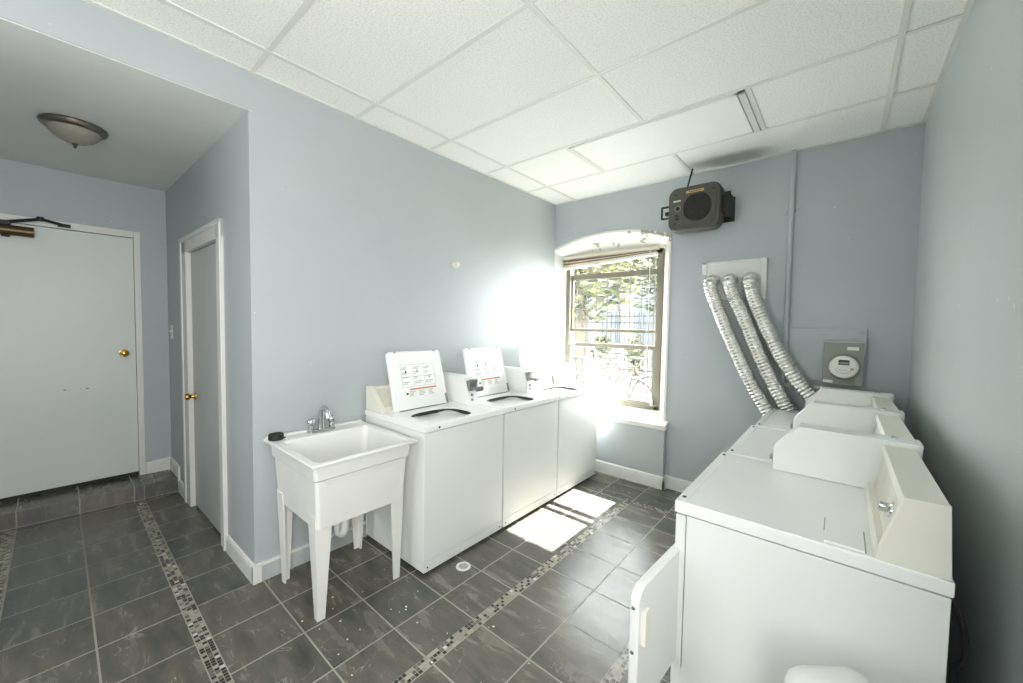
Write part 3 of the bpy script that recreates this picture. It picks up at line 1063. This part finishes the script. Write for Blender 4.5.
def match(outer_rect, inner, cx, cy):
    """points on the rectangle's border along the rays to the inner loop's points, keeping corners"""
    x0, x1, y0, y1 = outer_rect
    out = []
    for x, y in inner:
        dx, dy = x-cx, y-cy
        t = min(((x1-cx)/dx if dx > 0 else (x0-cx)/dx) if dx else 1e9, ((y1-cy)/dy if dy > 0 else (y0-cy)/dy) if dy else 1e9)
        out.append([cx+dx*t, cy+dy*t])
    for qx, qy in ((x0, y0), (x0, y1), (x1, y0), (x1, y1)):
        k = min(range(len(out)), key=lambda i: (out[i][0]-qx)**2+(out[i][1]-qy)**2)
        out[k] = [qx, qy]
    return [tuple(p) for p in out]

def make_washer():
    # origin: floor, back-left... x = distance from the wall side of the cabinet, y = 0 at its near side
    t = thing('washing_machine', '', 'washing machine')
    bm = B(); box(bm, 0.0, WD-0.020, 0.004, WW-0.004, 0.022, 0.832, 0.004)
    obj('cabinet', bm, M_ENAMEL, t)
    bm = B(); box(bm, WD-0.021, WD-0.003, 0.003, WW-0.003, 0.082, 0.830, 0.005)
    obj('front_panel', bm, M_ENAMEL, t)
    bm = B(); box(bm, WD-0.021, WD-0.003, 0.003, WW-0.003, 0.022, 0.0795, 0.004)
    k = obj('kick_panel', bm, M_ENAMEL, t)
    bm = B()
    for yy in (0.03, WW-0.03):
        cyl(bm, (WD-0.006, yy, 0.048), (WD-0.001, yy, 0.048), 0.005, n=10)
    obj_each('screw', bm, M_BLACK, k)
    for xx in (0.06, WD-0.07):
        for yy in (0.06, WW-0.06):
            bm = B(); lathe(bm, [(0, 0), (0.024, 0), (0.024, 0.012), (0.010, 0.014), (0.010, 0.03), (0, 0.03)], Matrix.Translation((xx, yy, 0)), 16)
            obj('foot', bm, M_BLACK, t)
    # top with the loading opening
    inner = [(0.462+0.150*(abs(math.cos(a))**0.70)*math.copysign(1, math.cos(a)), 0.270+0.190*(abs(math.sin(a))**0.70)*math.copysign(1, math.sin(a))) for a in [2*PI*k/48+PI/48 for k in range(48)]]
    outer = match((-0.002, WD+0.004, 0.0, WW), inner, 0.462, 0.27)
    bm = B(); hole_top(bm, outer, inner, 0.835, WH, 0.845, 0.010)
    obj('top', bm, M_ENAMEL2, t, 0.5)
    bm = B()
    def rg(s, z): return [(0.462+(x-0.462)*s, 0.27+(y-0.27)*s, z) for x, y in inner]
    loft(bm, [rg(1.005, 0.864), rg(0.985, 0.862), rg(0.965, 0.853), rg(0.965, 0.842), rg(1.005, 0.842)])
    obj('gasket', bm, M_DARKER, t)
    bm = B()
    lathe(bm, [(0.20, 0.852), (0.185, 0.840), (0.18, 0.80), (0.175, 0.62), (0.16, 0.60), (0, 0.60)], Matrix.Translation((0.462, 0.27, 0)) @ Matrix.Diagonal((0.82, 1.0, 1.0, 1.0)), 32)
    lathe(bm, [(0, 0.80), (0.03, 0.795), (0.04, 0.75), (0.06, 0.60)], Matrix.Translation((0.462, 0.27, 0)), 20)
    obj('tub', bm, M_TUB, t)
    bm = B(); cyl(bm, (WD-0.001, 0.105, 0.850), (WD+0.006, 0.105, 0.850), 0.006, n=12)
    obj_each('bumper', bm, M_BLACK, t)
    # lid, standing open against the console
    LW, LH = 0.435, 0.395
    hp = Vector((0.232, 0.082, WH+0.002))
    ang = math.radians(15.5)
    ld_bm = B()
    lp = lambda s, x: [(x, y, z) for y, z in [(LW/2+(yy-LW/2)*s, LH/2+(zz-LH/2)*s) for yy, zz in rrect(0, LW, 0.0, LH, [0.02, 0.02, 0.012, 0.012], 5)]]
    loft(ld_bm, [lp(0.955, -0.004), lp(0.97, 0.003), lp(0.985, 0.003), lp(1.0, -0.002), lp(1.0, -0.024), lp(0.985, -0.028)], True, True)
    ld = obj('lid', ld_bm, M_ENAMEL2, t, 0.5, loc=hp, rot=(0, -ang, 0))
    bm = B()
    for yy in (0.055, LW-0.055):
        cyl(bm, (0.002, yy, LH-0.006), (0.006, yy, LH-0.006), 0.006, n=10)
    obj_each('bumper', bm, M_STEEL, ld)
    bm = B(); box(bm, -0.012, 0.004, LW-0.012, LW+0.004, 0.004, 0.075, 0.002)
    box(bm, -0.010, 0.006, 0.03, LW, -0.006, 0.002, 0.001)
    obj('hinge', bm, M_STEEL, ld)
    # instruction sheet printed inside the lid
    bm = B(); box(bm, -0.0038, -0.0028, 0.080, 0.365, 0.075, 0.305)
    sh = obj('instruction_label', bm, M_ENAMEL2, ld)
    bm = B(); r = random.Random(7)
    X0, X1 = -0.0030, -0.0020
    def ink(y0, y1, z0, z1): box(bm, X0, X1, y0, y1, z0, z1)
    ink(0.085, 0.36, 0.300, 0.302); ink(0.085, 0.36, 0.218, 0.2195); ink(0.085, 0.36, 0.150, 0.1515)
    ink(0.084, 0.0855, 0.15, 0.302); ink(0.3595, 0.361, 0.15, 0.302)
    for yy in (0.175, 0.268): ink(yy, yy+0.0012, 0.15, 0.285)
    for row in range(4):
        for c in range(3):
            y0 = 0.092+c*0.092
            zt = 0.280-row*0.033
            ln = 0.03+r.random()*0.04
            ink(y0, y0+ln, zt, zt+0.004)
            if r.random() < 0.7: ink(y0, y0+ln*0.7, zt-0.011, zt-0.007)
    for c in range(3):
        for row in range(4):
            y0 = 0.125+c*0.080
            ink(y0, y0+0.03+r.random()*0.03, 0.086+row*0.010, 0.090+row*0.010)
    obj('label_print', bm, M_INK, sh)
    bm = B()
    for yy, zz, s in ((0.122, 0.242, 0.010), (0.215, 0.246, 0.008), (0.310, 0.200, 0.006)):
        prism(bm, [(yy-s*0.7, zz), (yy+s*0.7, zz), (yy+s*0.15, zz+s*2.2), (yy-s*0.3, zz+s*2.2)], 'x', X0, X1+0.0005)
    box(bm, X0, X1+0.0005, 0.104, 0.118, 0.098, 0.112)
    obj_each('pictogram', bm, M_INKD, sh)
    bm = B(); box(bm, X0, X1+0.0004, 0.135, 0.355, 0.128, 0.137); obj('warning_stripe', bm, M_ORANGE, sh)
    # cream control console along the back
    bm = B(); prism(bm, [(0.0, WH), (0.205, WH), (0.200, WH+0.022), (0.058, WH+0.160), (0.0, WH+0.155)], 'y', 0.006, 0.032, 0.003)
    prism(bm, [(0.0, WH), (0.175, WH), (0.178, WH+0.018), (0.045, WH+0.148), (0.0, WH+0.150)], 'y', 0.032, 0.57, 0.002)
    co = obj('console', bm, M_CREAM, t)
    bm = B()
    a0, a1 = Vector((0.178, WH+0.020)), Vector((0.047, WH+0.148))
    dv = (a1-a0).normalized(); nv = Vector((dv.y, -dv.x))*(1 if dv.y > 0 else -1)
    p = [a0+dv*0.015, a1-dv*0.02]
    prism(bm, [tuple(p[0]), tuple(p[0]+nv*0.003), tuple(p[1]+nv*0.003), tuple(p[1])], 'y', 0.045, 0.55)
    obj('control_panel', bm, M_CREAMD, co)
    # coin box
    bm = B(); prism(bm, [(0.0, WH), (0.388, WH), (0.384, WH+0.075), (0.350, WH+0.185), (0.300, WH+0.196), (0.0, WH+0.200)], 'y', 0.570, 0.668, 0.004)
    cb = obj('coin_box', bm, M_ENAMEL, t)
    bm = B(); box(bm, 0.350, 0.395, 0.580, 0.655, WH+0.098, WH+0.170, 0.004)
    box(bm, 0.390, 0.455, 0.592, 0.645, WH+0.108, WH+0.128, 0.003)
    box(bm, 0.440, 0.462, 0.586, 0.651, WH+0.102, WH+0.134, 0.004)
    box(bm, 0.375, 0.402, 0.586, 0.650, WH+0.150, WH+0.180, 0.003)
    obj('coin_slide', bm, M_STEEL, cb)
    bm = B()
    for zz, rr in ((WH+0.066, 0.011), (WH+0.034, 0.009)):
        cyl(bm, (0.380, 0.610, zz), (0.3925, 0.610, zz), rr, n=14)
    obj_each('coin_lock', bm, M_STEEL, cb)
    return t

w_lab = ['white top loading washer with its lid up beside the utility sink, nearest of the three',
         'white top loading washer with its lid up, middle of the three in the row',
         'white top loading washer with its lid up in the sunlight by the window']
w0 = make_washer()
for i in range(3):
    o = w0 if i == 0 else copy_tree(w0)
    o.location = (0.020, 0.640+i*0.681, 0)
    tag(o, w_lab[i], 'washing machine', 'top loading washers along the left wall')

# ------------------------------------------------------------------ dryers
DW, DD, DH = 0.674, 0.625, 0.870
def make_dryer():
    # origin at floor: x = 0 front (towards the washers), y = 0 near side
    t = thing('clothes_dryer', '', 'clothes dryer')
    bm = B(); box(bm, 0.0345, DD-0.004, 0.004, DW-0.004, 0.022, 0.826, 0.003); box(bm, 0.02, 0.04, 0.006, DW-0.006, 0.024, 0.30); obj('cabinet', bm, M_ENAMEL, t)
    # front panel around the door opening
    bm = B()
    box(bm, 0.0, 0.0320, 0.003, 0.105, 0.022, 0.824, 0.004)
    box(bm, 0.0, 0.0320, 0.555, DW-0.003, 0.022, 0.824, 0.004)
    box(bm, 0.0, 0.0235, 0.100, 0.560, 0.70, 0.824, 0.002)
    box(bm, 0.0, 0.0235, 0.100, 0.560, 0.022, 0.31, 0.002)
    obj('front_panel', bm, M_ENAMEL, t)
    bm = B(); box(bm, 0.010, 0.0225, 0.1, 0.56, 0.30, 0.71); obj('drum_opening', bm, M_DARKER, t)
    for xx in (0.06, DD-0.07):
        for yy in (0.06, DW-0.06):
            bm = B(); lathe(bm, [(0, 0), (0.024, 0), (0.024, 0.012), (0.010, 0.014), (0.010, 0.03), (0, 0.03)], Matrix.Translation((xx, yy, 0)), 16)
            obj('foot', bm, M_BLACK, t)
    bm = B()
    box(bm, -0.004, DD, 0.0, DW, 0.830, DH-0.003, 0.004, 2)
    box(bm, -0.0035, 0.030, 0.0005, DW-0.0005, 0.850, DH+0.001, 0.004, 2)
    box(bm, 0.028, DD-0.02, 0.003, 0.016, 0.850, DH+0.000, 0.004, 2)
    obj('top', bm, M_ENAMEL2, t)
    bm = B()
    for yy in (0.045, DW-0.045):
        lathe(bm, [(0, 0.002), (0.007, 0.002), (0.006, 0.0045), (0, 0.005)], Matrix.Translation((0.014, yy, DH-0.001)), 12)
    obj_each('plug', bm, M_BLACK, t)
    bm = B(); box(bm, 0.386, 0.470, 0.020, 0.190, DH-0.004, DH+0.0035, 0.002)
    lv = obj('lint_screen', bm, M_ENAMEL2, t)
    bm = B(); box(bm, 0.383, 0.388, 0.10, 0.195, DH-0.004, DH-0.0005); box(bm, 0.4695, 0.4735, 0.022, 0.16, DH-0.004, DH-0.0008); obj_each('lint_slot', bm, M_INK, lv)
    # cream console with an inset sloping panel
    bm = B()
    P = [(0.485, DH-0.002), (0.532, DH+0.172), (0.612, DH+0.174), (0.620, DH-0.002)]
    prism(bm, P, 'y', 0.002, 0.022, 0.003)
    prism(bm, [(0.510, DH-0.002), (0.548, DH+0.150), (0.548, DH+0.171), (0.611, DH+0.173), (0.619, DH-0.002)], 'y', 0.020, 0.575, 0.002)
    prism(bm, [(0.526, DH+0.150), (0.532, DH+0.172), (0.560, DH+0.1725), (0.560, DH+0.150)], 'y', 0.020, 0.575, 0.002)
    prism(bm, [(0.485, DH-0.002), (0.493, DH+0.026), (0.53, DH+0.026), (0.53, DH-0.002)], 'y', 0.020, 0.575, 0.002)
    co = obj('console', bm, M_CREAM, t)
    bm = B(); prism(bm, [(0.5085, DH+0.024), (0.540, DH+0.148), (0.545, DH+0.148), (0.514, DH+0.024)], 'y', 0.035, 0.56); obj('control_panel', bm, M_CREAMD, co)
    bm = B(); M_, L_ = frame_to((0.528, 0.150, DH+0.085), (0.478, 0.150, DH+0.097))
    lathe(bm, [(0, 0), (0.024, 0), (0.022, 0.008), (0.014, 0.012), (0.013, 0.030), (0, 0.032)], M_, 22)
    obj('knob', bm, M_CHROME, co)
    # coin box at the far end
    bm = B(); prism(bm, [(0.205, DH-0.002), (0.622, DH-0.002), (0.630, DH+0.188), (0.285, DH+0.192), (0.205, DH+0.092)], 'y', 0.575, 0.668, 0.004)
    cb = obj('coin_box', bm, M_ENAMEL, t)
    bm = B(); lathe(bm, [(0, 0), (0.011, 0), (0.011, 0.006), (0.006, 0.010), (0, 0.010)], Matrix.Translation((0.560, 0.625, DH+0.186)), 16); obj_each('coin_lock', bm, M_CHROME, cb)
    bm = B(); box(bm, 0.200, 0.215, 0.595, 0.65, DH+0.02, DH+0.075, 0.003); box(bm, 0.190, 0.20, 0.605, 0.64, DH+0.03, DH+0.048, 0.002); obj('coin_slide', bm, M_STEEL, cb)
    # door, hinged at its near side
    bm = B()
    lp = lambda s, x, g=0.0: [(x, 0.20+(y-0.20)*s, 0.19+(z-0.19)*s) for y, z in rrect(0.0, 0.39, 0.0, 0.385, 0.045, 6)]
    loft(bm, [lp(0.97, -0.026), lp(1.0, -0.020), lp(1.0, -0.004), lp(0.985, 0.0)], True, True)
    dr = obj('door', bm, M_ENAMEL, t, loc=(0, 0.125, 0.325))
    bm = B(); box(bm, -0.040, -0.025, 0.345, 0.369, 0.215, 0.315, 0.003); box(bm, -0.036, -0.025, 0.328, 0.345, 0.220, 0.310, 0.002)
    obj('handle', bm, M_CREAM, dr)
    bm = B()
    for zz in (0.06, 0.20, 0.33):
        cyl(bm, (-0.012, 0.388, zz), (-0.012, 0.3925, zz), 0.005, n=10)
    obj_each('screw', bm, M_STEEL, dr)
    return t

d_lab = ['white dryer nearest the camera with its small front door swung open',
         'white dryer with a cream control console, middle of the three by the right wall',
         'white dryer farthest away in front of the electric meter and ducts']
dr0 = make_dryer()
dx = [2.012, 2.026, 2.040]
for i in range(3):
    o = dr0 if i == 0 else copy_tree(dr0)
    o.location = (dx[i], 0.655+i*0.683, 0)
    tag(o, d_lab[i], 'clothes dryer', 'dryers along the right wall')
for ch in dr0.children:
    if ch.name == 'door':
        ch.location = (-0.004, 0.095, 0.325)
        ch.rotation_euler = (0, 0, math.radians(176.5))

# tangle of cord behind the nearest dryer
cd = B()
tube(cd, spline([(2.645, 0.74, 0.79), (2.665, 0.73, 0.74), (2.672, 0.73, 0.66), (2.655, 0.74, 0.60), (2.660, 0.75, 0.45), (2.650, 0.76, 0.30), (2.655, 0.77, 0.02)], 8), 0.006, 8)
tag(obj('power_cord', cd, M_BLACK), 'black power cord hanging in the gap behind the nearest dryer', 'cord')

# ------------------------------------------------------------------ utility sink
sk = thing('utility_sink', 'white plastic utility sink on four tapered legs against the left wall', 'sink', (0, 0, 0))
def rl(x0, x1, y0, y1, z, r=0.015): return [(x, y, z) for x, y in rrect(x0, x1, y0, y1, r, 4)]
bm = B()
loft(bm, [rl(0.085, 0.560, 0.105, 0.560, 0.455, 0.02),          # under side
          rl(0.070, 0.572, 0.095, 0.568, 0.462, 0.02),
          rl(0.055, 0.590, 0.082, 0.580, 0.700, 0.02),
          rl(0.046, 0.603, 0.072, 0.589, 0.712, 0.02),
          rl(0.040, 0.608, 0.068, 0.594, 0.784, 0.02),
          rl(0.016, 0.644, 0.044, 0.612, 0.788, 0.010),
          rl(0.014, 0.646, 0.042, 0.614, 0.797, 0.010),
          rl(0.020, 0.640, 0.048, 0.608, 0.802, 0.010),
          rl(0.150, 0.615, 0.078, 0.580, 0.802, 0.030),
          rl(0.156, 0.608, 0.084, 0.574, 0.794, 0.030),
          rl(0.185, 0.560, 0.120, 0.535, 0.500, 0.050),
          rl(0.215, 0.530, 0.150, 0.505, 0.480, 0.050)], True, True)
tb = obj('basin', bm, M_SINK, sk, 0.5)
bm = B()
for k in range(6):
    box(bm, 0.060, 0.115, 0.125+k*0.018, 0.130+k*0.018, 0.800, 0.8045, 0.0015)
    box(bm, 0.060, 0.115, 0.462+k*0.022, 0.468+k*0.022, 0.800, 0.8045, 0.0015)
box(bm, 0.020, 0.045, 0.05, 0.606, 0.80, 0.812, 0.004)
obj('soap_ledge', bm, M_SINK, sk)
def leg(cx, cy, sx, sy):
    """angle-section tapered leg: corner at (cx, cy), flanges running towards sx, sy"""
    bm = B()
    top, bot = (0.082, 0.52), (0.036, 0.0)
    th = 0.010
    shift = 0.016
    loops = []
    for wdt, z in (top, (0.078, 0.455), bot):
        k = (0.52-z)/0.52
        ox, oy = cx+sx*shift*k, cy+sy*shift*k
        L = [(0, 0), (wdt, 0), (wdt, th), (th, th), (th, wdt), (0, wdt)]
        loops.append([(ox+sx*a, oy+sy*b, z) for a, b in L])
    loft(bm, loops, True, True)
    return obj('leg', bm, M_SINK, sk)
leg(0.562, 0.089, -1, 1); leg(0.562, 0.575, -1, -1); leg(0.075, 0.089, 1, 1); leg(0.075, 0.575, 1, -1)
# faucet
bm = B()
loft(bm, [[(x, y, z) for x, y in rrect(0.062-s, 0.108+s, 0.248-s, 0.408+s, 0.02, 5)] for z, s in ((0.800, 0.0), (0.812, 0.0), (0.818, -0.004))], True, True)
fc = obj('faucet', bm, M_CHROME, sk)
bm = B(); tube(bm, spline([(0.085, 0.328, 0.812), (0.085, 0.328, 0.875), (0.095, 0.328, 0.925), (0.125, 0.328, 0.945), (0.160, 0.328, 0.925), (0.172, 0.328, 0.892)], 8), 0.016, 14, radf=lambda i: 0.021-0.0065*min(1, i/30))
obj('spout', bm, M_CHROME, fc)
for yy in (0.268, 0.388):
    bm = B(); lathe(bm, [(0, 0.815), (0.017, 0.815), (0.015, 0.840), (0.012, 0.848), (0.021, 0.852), (0.022, 0.872), (0.014, 0.880), (0, 0.880)], Matrix.Translation((0.085, yy, 0)), 18)
    box(bm, 0.085, 0.125, yy-0.006, yy+0.006, 0.860, 0.872, 0.003)
    obj_each('tap_handle', bm, M_CHROME, fc)
bm = B(); tube(bm, spline([(0.37, 0.33, 0.48), (0.37, 0.33, 0.33), (0.34, 0.33, 0.27), (0.29, 0.33, 0.27), (0.26, 0.34, 0.32), (0.20, 0.36, 0.34), (0.012, 0.40, 0.34)], 8), 0.020, 12)
obj('drain_pipe', bm, M_TRIM, sk)
bm = B(); tube(bm, spline([(0.085, 0.268, 0.80), (0.06, 0.26, 0.55), (0.05, 0.22, 0.40), (0.02, 0.21, 0.36)], 8), 0.008, 8)
tube(bm, spline([(0.085, 0.388, 0.80), (0.06, 0.39, 0.55), (0.05, 0.43, 0.40), (0.02, 0.44, 0.36)], 8), 0.008, 8)
obj_each('supply_hose', bm, M_DARKER, sk)
# black puck on the rim
st = thing('sink_stopper', 'black round rubber stopper on the back left corner of the sink rim', 'sink stopper', (0.086, 0.085, 0.8025))
bm = B(); lathe(bm, [(0, 0), (0.034, 0), (0.037, 0.004), (0.037, 0.026), (0.034, 0.032), (0.028, 0.033), (0.026, 0.030), (0, 0.030)], None, 28)
obj('body', bm, M_BLACK, st)
bm = B(); box(bm, -0.006, 0.006, 0.03, 0.048, 0.0, 0.006, 0.002); obj('tab', bm, M_BLACK, st)

# ------------------------------------------------------------------ floor things
fd = thing('floor_drain', 'round white floor drain cover with slots in front of the nearest washer', 'floor drain', (0.748, 0.865, 0.0))
bm = B(); lathe(bm, [(0, 0.0), (0.044, 0.0), (0.044, 0.003), (0.040, 0.005), (0.031, 0.005), (0.030, 0.003), (0, 0.003)], None, 36)
obj('cover', bm, M_TRIM, fd)
bm = B()
for k in range(-3, 4):
    h = math.sqrt(max(0, 0.027**2-(k*0.0075)**2))
    for a, b_ in ((-h, -h*0.40), (-h*0.26, h*0.26), (h*0.40, h)):
        if h > 0.008:
            box(bm, a, b_, k*0.0075-0.0018, k*0.0075+0.0018, 0.0028, 0.0036)
obj('slot', bm, M_BLACK, fd)

bm = B()
r = random.Random(11)
spots = [(0.70+r.uniform(-0.35, 0.5), 0.25+r.uniform(-0.2, 0.4)) for _ in range(22)] + [(1.1+r.uniform(-0.3, 0.5), 2.45+r.uniform(-0.25, 0.3)) for _ in range(34)] + [(1.36, 0.40), (0.42, -0.40), (1.45, 0.6), (0.62, 0.18), (0.75, 0.15)]
for x, y in spots:
    s = r.uniform(0.0018, 0.006)
    a = r.uniform(0, PI)
    n = r.choice((4, 5, 6))
    t = B()
    vs = [t.verts.new((x+s*r.uniform(0.6, 1.4)*math.cos(a+2*PI*k/n), y+s*r.uniform(0.5, 1.2)*math.sin(a+2*PI*k/n), 0.0006)) for k in range(n)]
    f = t.faces.new(vs)
    e = bmesh.ops.extrude_face_region(t, geom=[f])
    bmesh.ops.translate(t, vec=(0, 0, 0.0016), verts=[v for v in e['geom'] if isinstance(v, bmesh.types.BMVert)])
    bmesh.ops.recalc_face_normals(t, faces=t.faces[:])
    _merge(bm, t)
tag(obj('debris', bm, M_PAPER), 'scattered white paint flakes on the slate floor', 'debris', kind='stuff')

# white bin at the lower edge of the picture
bn = thing('waste_bin', 'white plastic bin with a rounded lid in front of the nearest dryer', 'bin', (2.446, 0.427, 0), math.radians(40))
bn.scale = (0.82, 0.76, 0.890)
bm = B()
bl_ = lambda s, z: [(x*s, y*s, z) for x, y in rrect(-0.115, 0.115, -0.095, 0.095, 0.05, 6)]
loft(bm, [bl_(0.78, 0.0), bl_(0.80, 0.01), bl_(0.97, 0.66), bl_(0.99, 0.665)], True, True)
obj('body', bm, M_SINK, bn)
bm = B()
loft(bm, [bl_(1.0, 0.660), bl_(1.02, 0.668), bl_(1.02, 0.700), bl_(0.97, 0.722), bl_(0.84, 0.738), bl_(0.55, 0.747), bl_(0.2, 0.750)], True, True)
obj('lid', bm, M_SINK, bn, 0.8)

# ------------------------------------------------------------------ outdoors
M_PAVE = mat('pale_paving', (112, 108, 100), 0.8, var=0.08, scale=1.5)
M_LEAF = mat('leaf_green', (66, 74, 46), 0.7, var=0.35, scale=5)
M_LEAF2 = mat('leaf_yellow_green', (84, 88, 56), 0.7, var=0.35, scale=5)
M_BARK = mat('bark', (82, 76, 64), 0.9, var=0.25, scale=14)
M_IRON = mat('dark_iron', (40, 41, 41), 0.6, var=0.1)
M_GUARD = mat('grey_window_bar', (64, 66, 64), 0.5, var=0.1)
M_FAC = mat('far_facade', (112, 112, 107), 0.9, var=0.08, scale=2)
M_FACW = mat('far_window', (50, 58, 64), 0.4, var=0.2, scale=3)
M_BIKE = [mat('bike_red_brown', (66, 48, 40), 0.5, var=0.1), mat('bike_tan', (66, 58, 46), 0.5, var=0.1)]
bm = B(); box(bm, -14, 8, 3.10, 26, -0.25, 0.0)
struct('ground', bm, M_PAVE, label='pale paving outside the window')

gd = thing('window_guard', 'thin vertical security bars outside the window', 'window guard', (0.55, 3.29, 0.6))
for k in range(9):
    bm = B(); xx = -0.52+k*0.13
    cyl(bm, (xx, 0, 0), (xx, 0, 1.68), 0.005, n=8); obj('bar', bm, M_GUARD, gd)
bm = B(); box(bm, -0.6, 0.6, -0.006, 0.006, -0.015, 0.0); box(bm, -0.6, 0.6, -0.006, 0.006, 1.68, 1.695)
for xx in (-0.6, 0.588): box(bm, xx, xx+0.012, -0.12, 0.006, -0.015, 0.0); box(bm, xx, xx+0.012, -0.12, 0.006, 1.68, 1.695)
obj('guard_rail', bm, M_GUARD, gd)

fn = thing('iron_fence', 'black iron picket fence across the yard outside the window', 'fence', (-3.5, 10.0, 0))
for k in range(60):
    bm = B(); xx = -4.2+k*0.14
    box(bm, xx-0.010, xx+0.010, -0.010, 0.010, 0.0, 1.86); obj('picket', bm, M_IRON, fn)
bm = B()
for zz in (0.2, 1.55, 1.74):
    box(bm, -4.3, 4.3, -0.014, 0.014, zz-0.02, zz+0.02)
obj('rail', bm, M_IRON, fn)

def leaves(bm, c, rad, n, rnd, size=0.14):
    for _ in range(n):
        d = Vector((rnd.gauss(0, 1), rnd.gauss(0, 1), rnd.gauss(0, 1))).normalized()*(rnd.random()**0.45)
        p = Vector(c)+Vector((d.x*rad[0], d.y*rad[1], d.z*rad[2]))
        s = size*rnd.uniform(0.6, 1.3)
        M = Matrix.Translation(p) @ Matrix.Rotation(rnd.uniform(0, 6.28), 4, 'Z') @ Matrix.Rotation(rnd.uniform(-1.2, 1.2), 4, 'X')
        q = [M @ Vector(v) for v in ((-s, 0, 0), (0, -s*0.45, 0.02), (s, 0, 0), (0, s*0.45, 0.02))]
        bm.faces.new([bm.verts.new(v) for v in q])
def tree(loc, h, rad, lab, seed, leaf):
    rnd = random.Random(seed)
    t = thing('tree', lab, 'tree', loc)
    bm = B(); tube(bm, spline([(0, 0, 0), (0.05, 0, h*0.3), (-0.03, 0.05, h*0.55), (0.0, 0, h*0.85)], 6), 0.2, 12, radf=lambda i: 0.24*(1-i/26))
    for k in range(6):
        a = k*1.05+rnd.random()
        z0 = h*(0.32+0.07*k)
        tube(bm, [(0, 0, z0), (0.5*math.cos(a), 0.5*math.sin(a), z0+0.6), (1.1*math.cos(a), 1.1*math.sin(a), z0+1.0)], 0.06, 8, radf=lambda i: 0.07-0.025*i)
    obj('trunk', bm, M_BARK, t)
    bm = B(); leaves(bm, (0, 0, h*0.72), rad, 2600, rnd); obj('foliage', bm, leaf, t)
tree((-3.1, 8.6, 0), 4.6, (1.9, 1.5, 1.9), 'leafy tree with a forked trunk seen through the upper window pane', 3, M_LEAF2)
tree((-2.5, 13.0, 0), 6.0, (1.5, 1.6, 2.6), 'tree beyond the iron fence on the right of the window view', 5, M_LEAF)
bd = thing('building', 'far grey building with dark windows beyond the iron fence', 'building', (-5.5, 17, 0))
bm = B(); box(bm, -5.5, 6.5, 0, 6, 0, 4.2); obj('wall', bm, M_FAC, bd)
for xx in (-4.6, -2.9, -1.2, 0.5, 2.2, 3.9):
    bm = B(); box(bm, xx, xx+0.9, -0.05, 0.05, 0.6, 3.4); f = obj('window', bm, M_FACW, bd)
bm = B(); box(bm, -5.7, 6.7, -0.2, 6.2, 4.2, 4.4); obj('roof', bm, M_FAC, bd)
for i, (x, y, lab) in enumerate(((-2.75, 9.3, 'round lime green bush at the fence, left of the two in the window'), (-1.75, 9.3, 'round lime green bush at the fence, right of the two in the window'))):
    t = thing('bush', lab, 'bush', (x, y, 0), 0, 'bushes at the fence')
    rnd = random.Random(20+i)
    bm = B(); leaves(bm, (0, 0, 0.65), (0.30, 0.30, 0.60), 500, rnd, 0.07); obj('foliage', bm, M_LEAF2, t)
    bm = B(); cyl(bm, (0, 0, 0), (0, 0, 0.6), 0.03, n=8); obj('stem', bm, M_BARK, t)

def bicycle(loc, rz, lab, m):
    t = thing('bicycle', lab, 'bicycle', loc, rz, 'bicycles parked outside')
    R = 0.33
    for xx in (-0.52, 0.52):
        bm = B()
        pts = [(xx+R*math.cos(2*PI*k/40), 0, 0.35+R*math.sin(2*PI*k/40)) for k in range(41)]
        tube(bm, pts, 0.020, 8)
        wheel = obj('wheel', bm, M_IRON, t)
        bm = B()
        for k in range(14):
            a = 2*PI*k/14
            tube(bm, [(xx, 0, 0.35), (xx+R*math.cos(a), 0, 0.35+R*math.sin(a))], 0.0025, 5)
        cyl(bm, (xx, -0.04, 0.35), (xx, 0.04, 0.35), 0.025, n=10)
        obj('spokes', bm, M_STEEL, wheel)
    bm = B()
    bb, st_, hd = (-0.08, 0, 0.30), (-0.22, 0, 0.80), (0.34, 0, 0.82)
    for a, b in ((bb, st_), (bb, (0.36, 0, 0.70)), (st_, hd), ((-0.52, 0, 0.35), bb), ((-0.52, 0, 0.35), st_)):
        tube(bm, [a, b], 0.020, 8)
    obj('frame', bm, m, t)
    bm = B(); tube(bm, [(0.52, 0, 0.35), (0.38, 0, 0.66), (0.33, 0, 0.92)], 0.018, 8); obj('fork', bm, m, t)
    bm = B(); tube(bm, spline([(0.22, -0.28, 0.98), (0.33, -0.20, 0.98), (0.36, 0, 0.94), (0.33, 0.20, 0.98), (0.22, 0.28, 0.98)], 5), 0.014, 8); obj('handlebar', bm, M_IRON, t)
    bm = B(); tube(bm, [(-0.22, 0, 0.80), (-0.25, 0, 0.92)], 0.014, 8)
    prism(bm, [(-0.38, -0.08), (-0.38, 0.08), (-0.20, 0.03), (-0.10, 0.0), (-0.20, -0.03)], 'z', 0.92, 0.96, 0.01); obj('saddle', bm, M_IRON, t)
    bm = B(); M_, L_ = frame_to((-0.08, -0.05, 0.30), (-0.08, 0.05, 0.30)); lathe(bm, [(0.02, 0), (0.09, 0.01), (0.09, 0.016), (0.02, 0.02)], M_, 20)
    tube(bm, [(-0.08, -0.06, 0.30), (0.05, -0.06, 0.22)], 0.01, 6); box(bm, 0.02, 0.09, -0.13, -0.05, 0.205, 0.23, 0.004); obj('crank', bm, M_STEEL, t)
bicycle((-0.45, 4.75, 0.0), math.radians(12), 'red brown bicycle parked outside, nearer the window', M_BIKE[0])
bicycle((-0.30, 5.35, 0.0), math.radians(168), 'tan bicycle parked outside behind the other bicycle', M_BIKE[1])
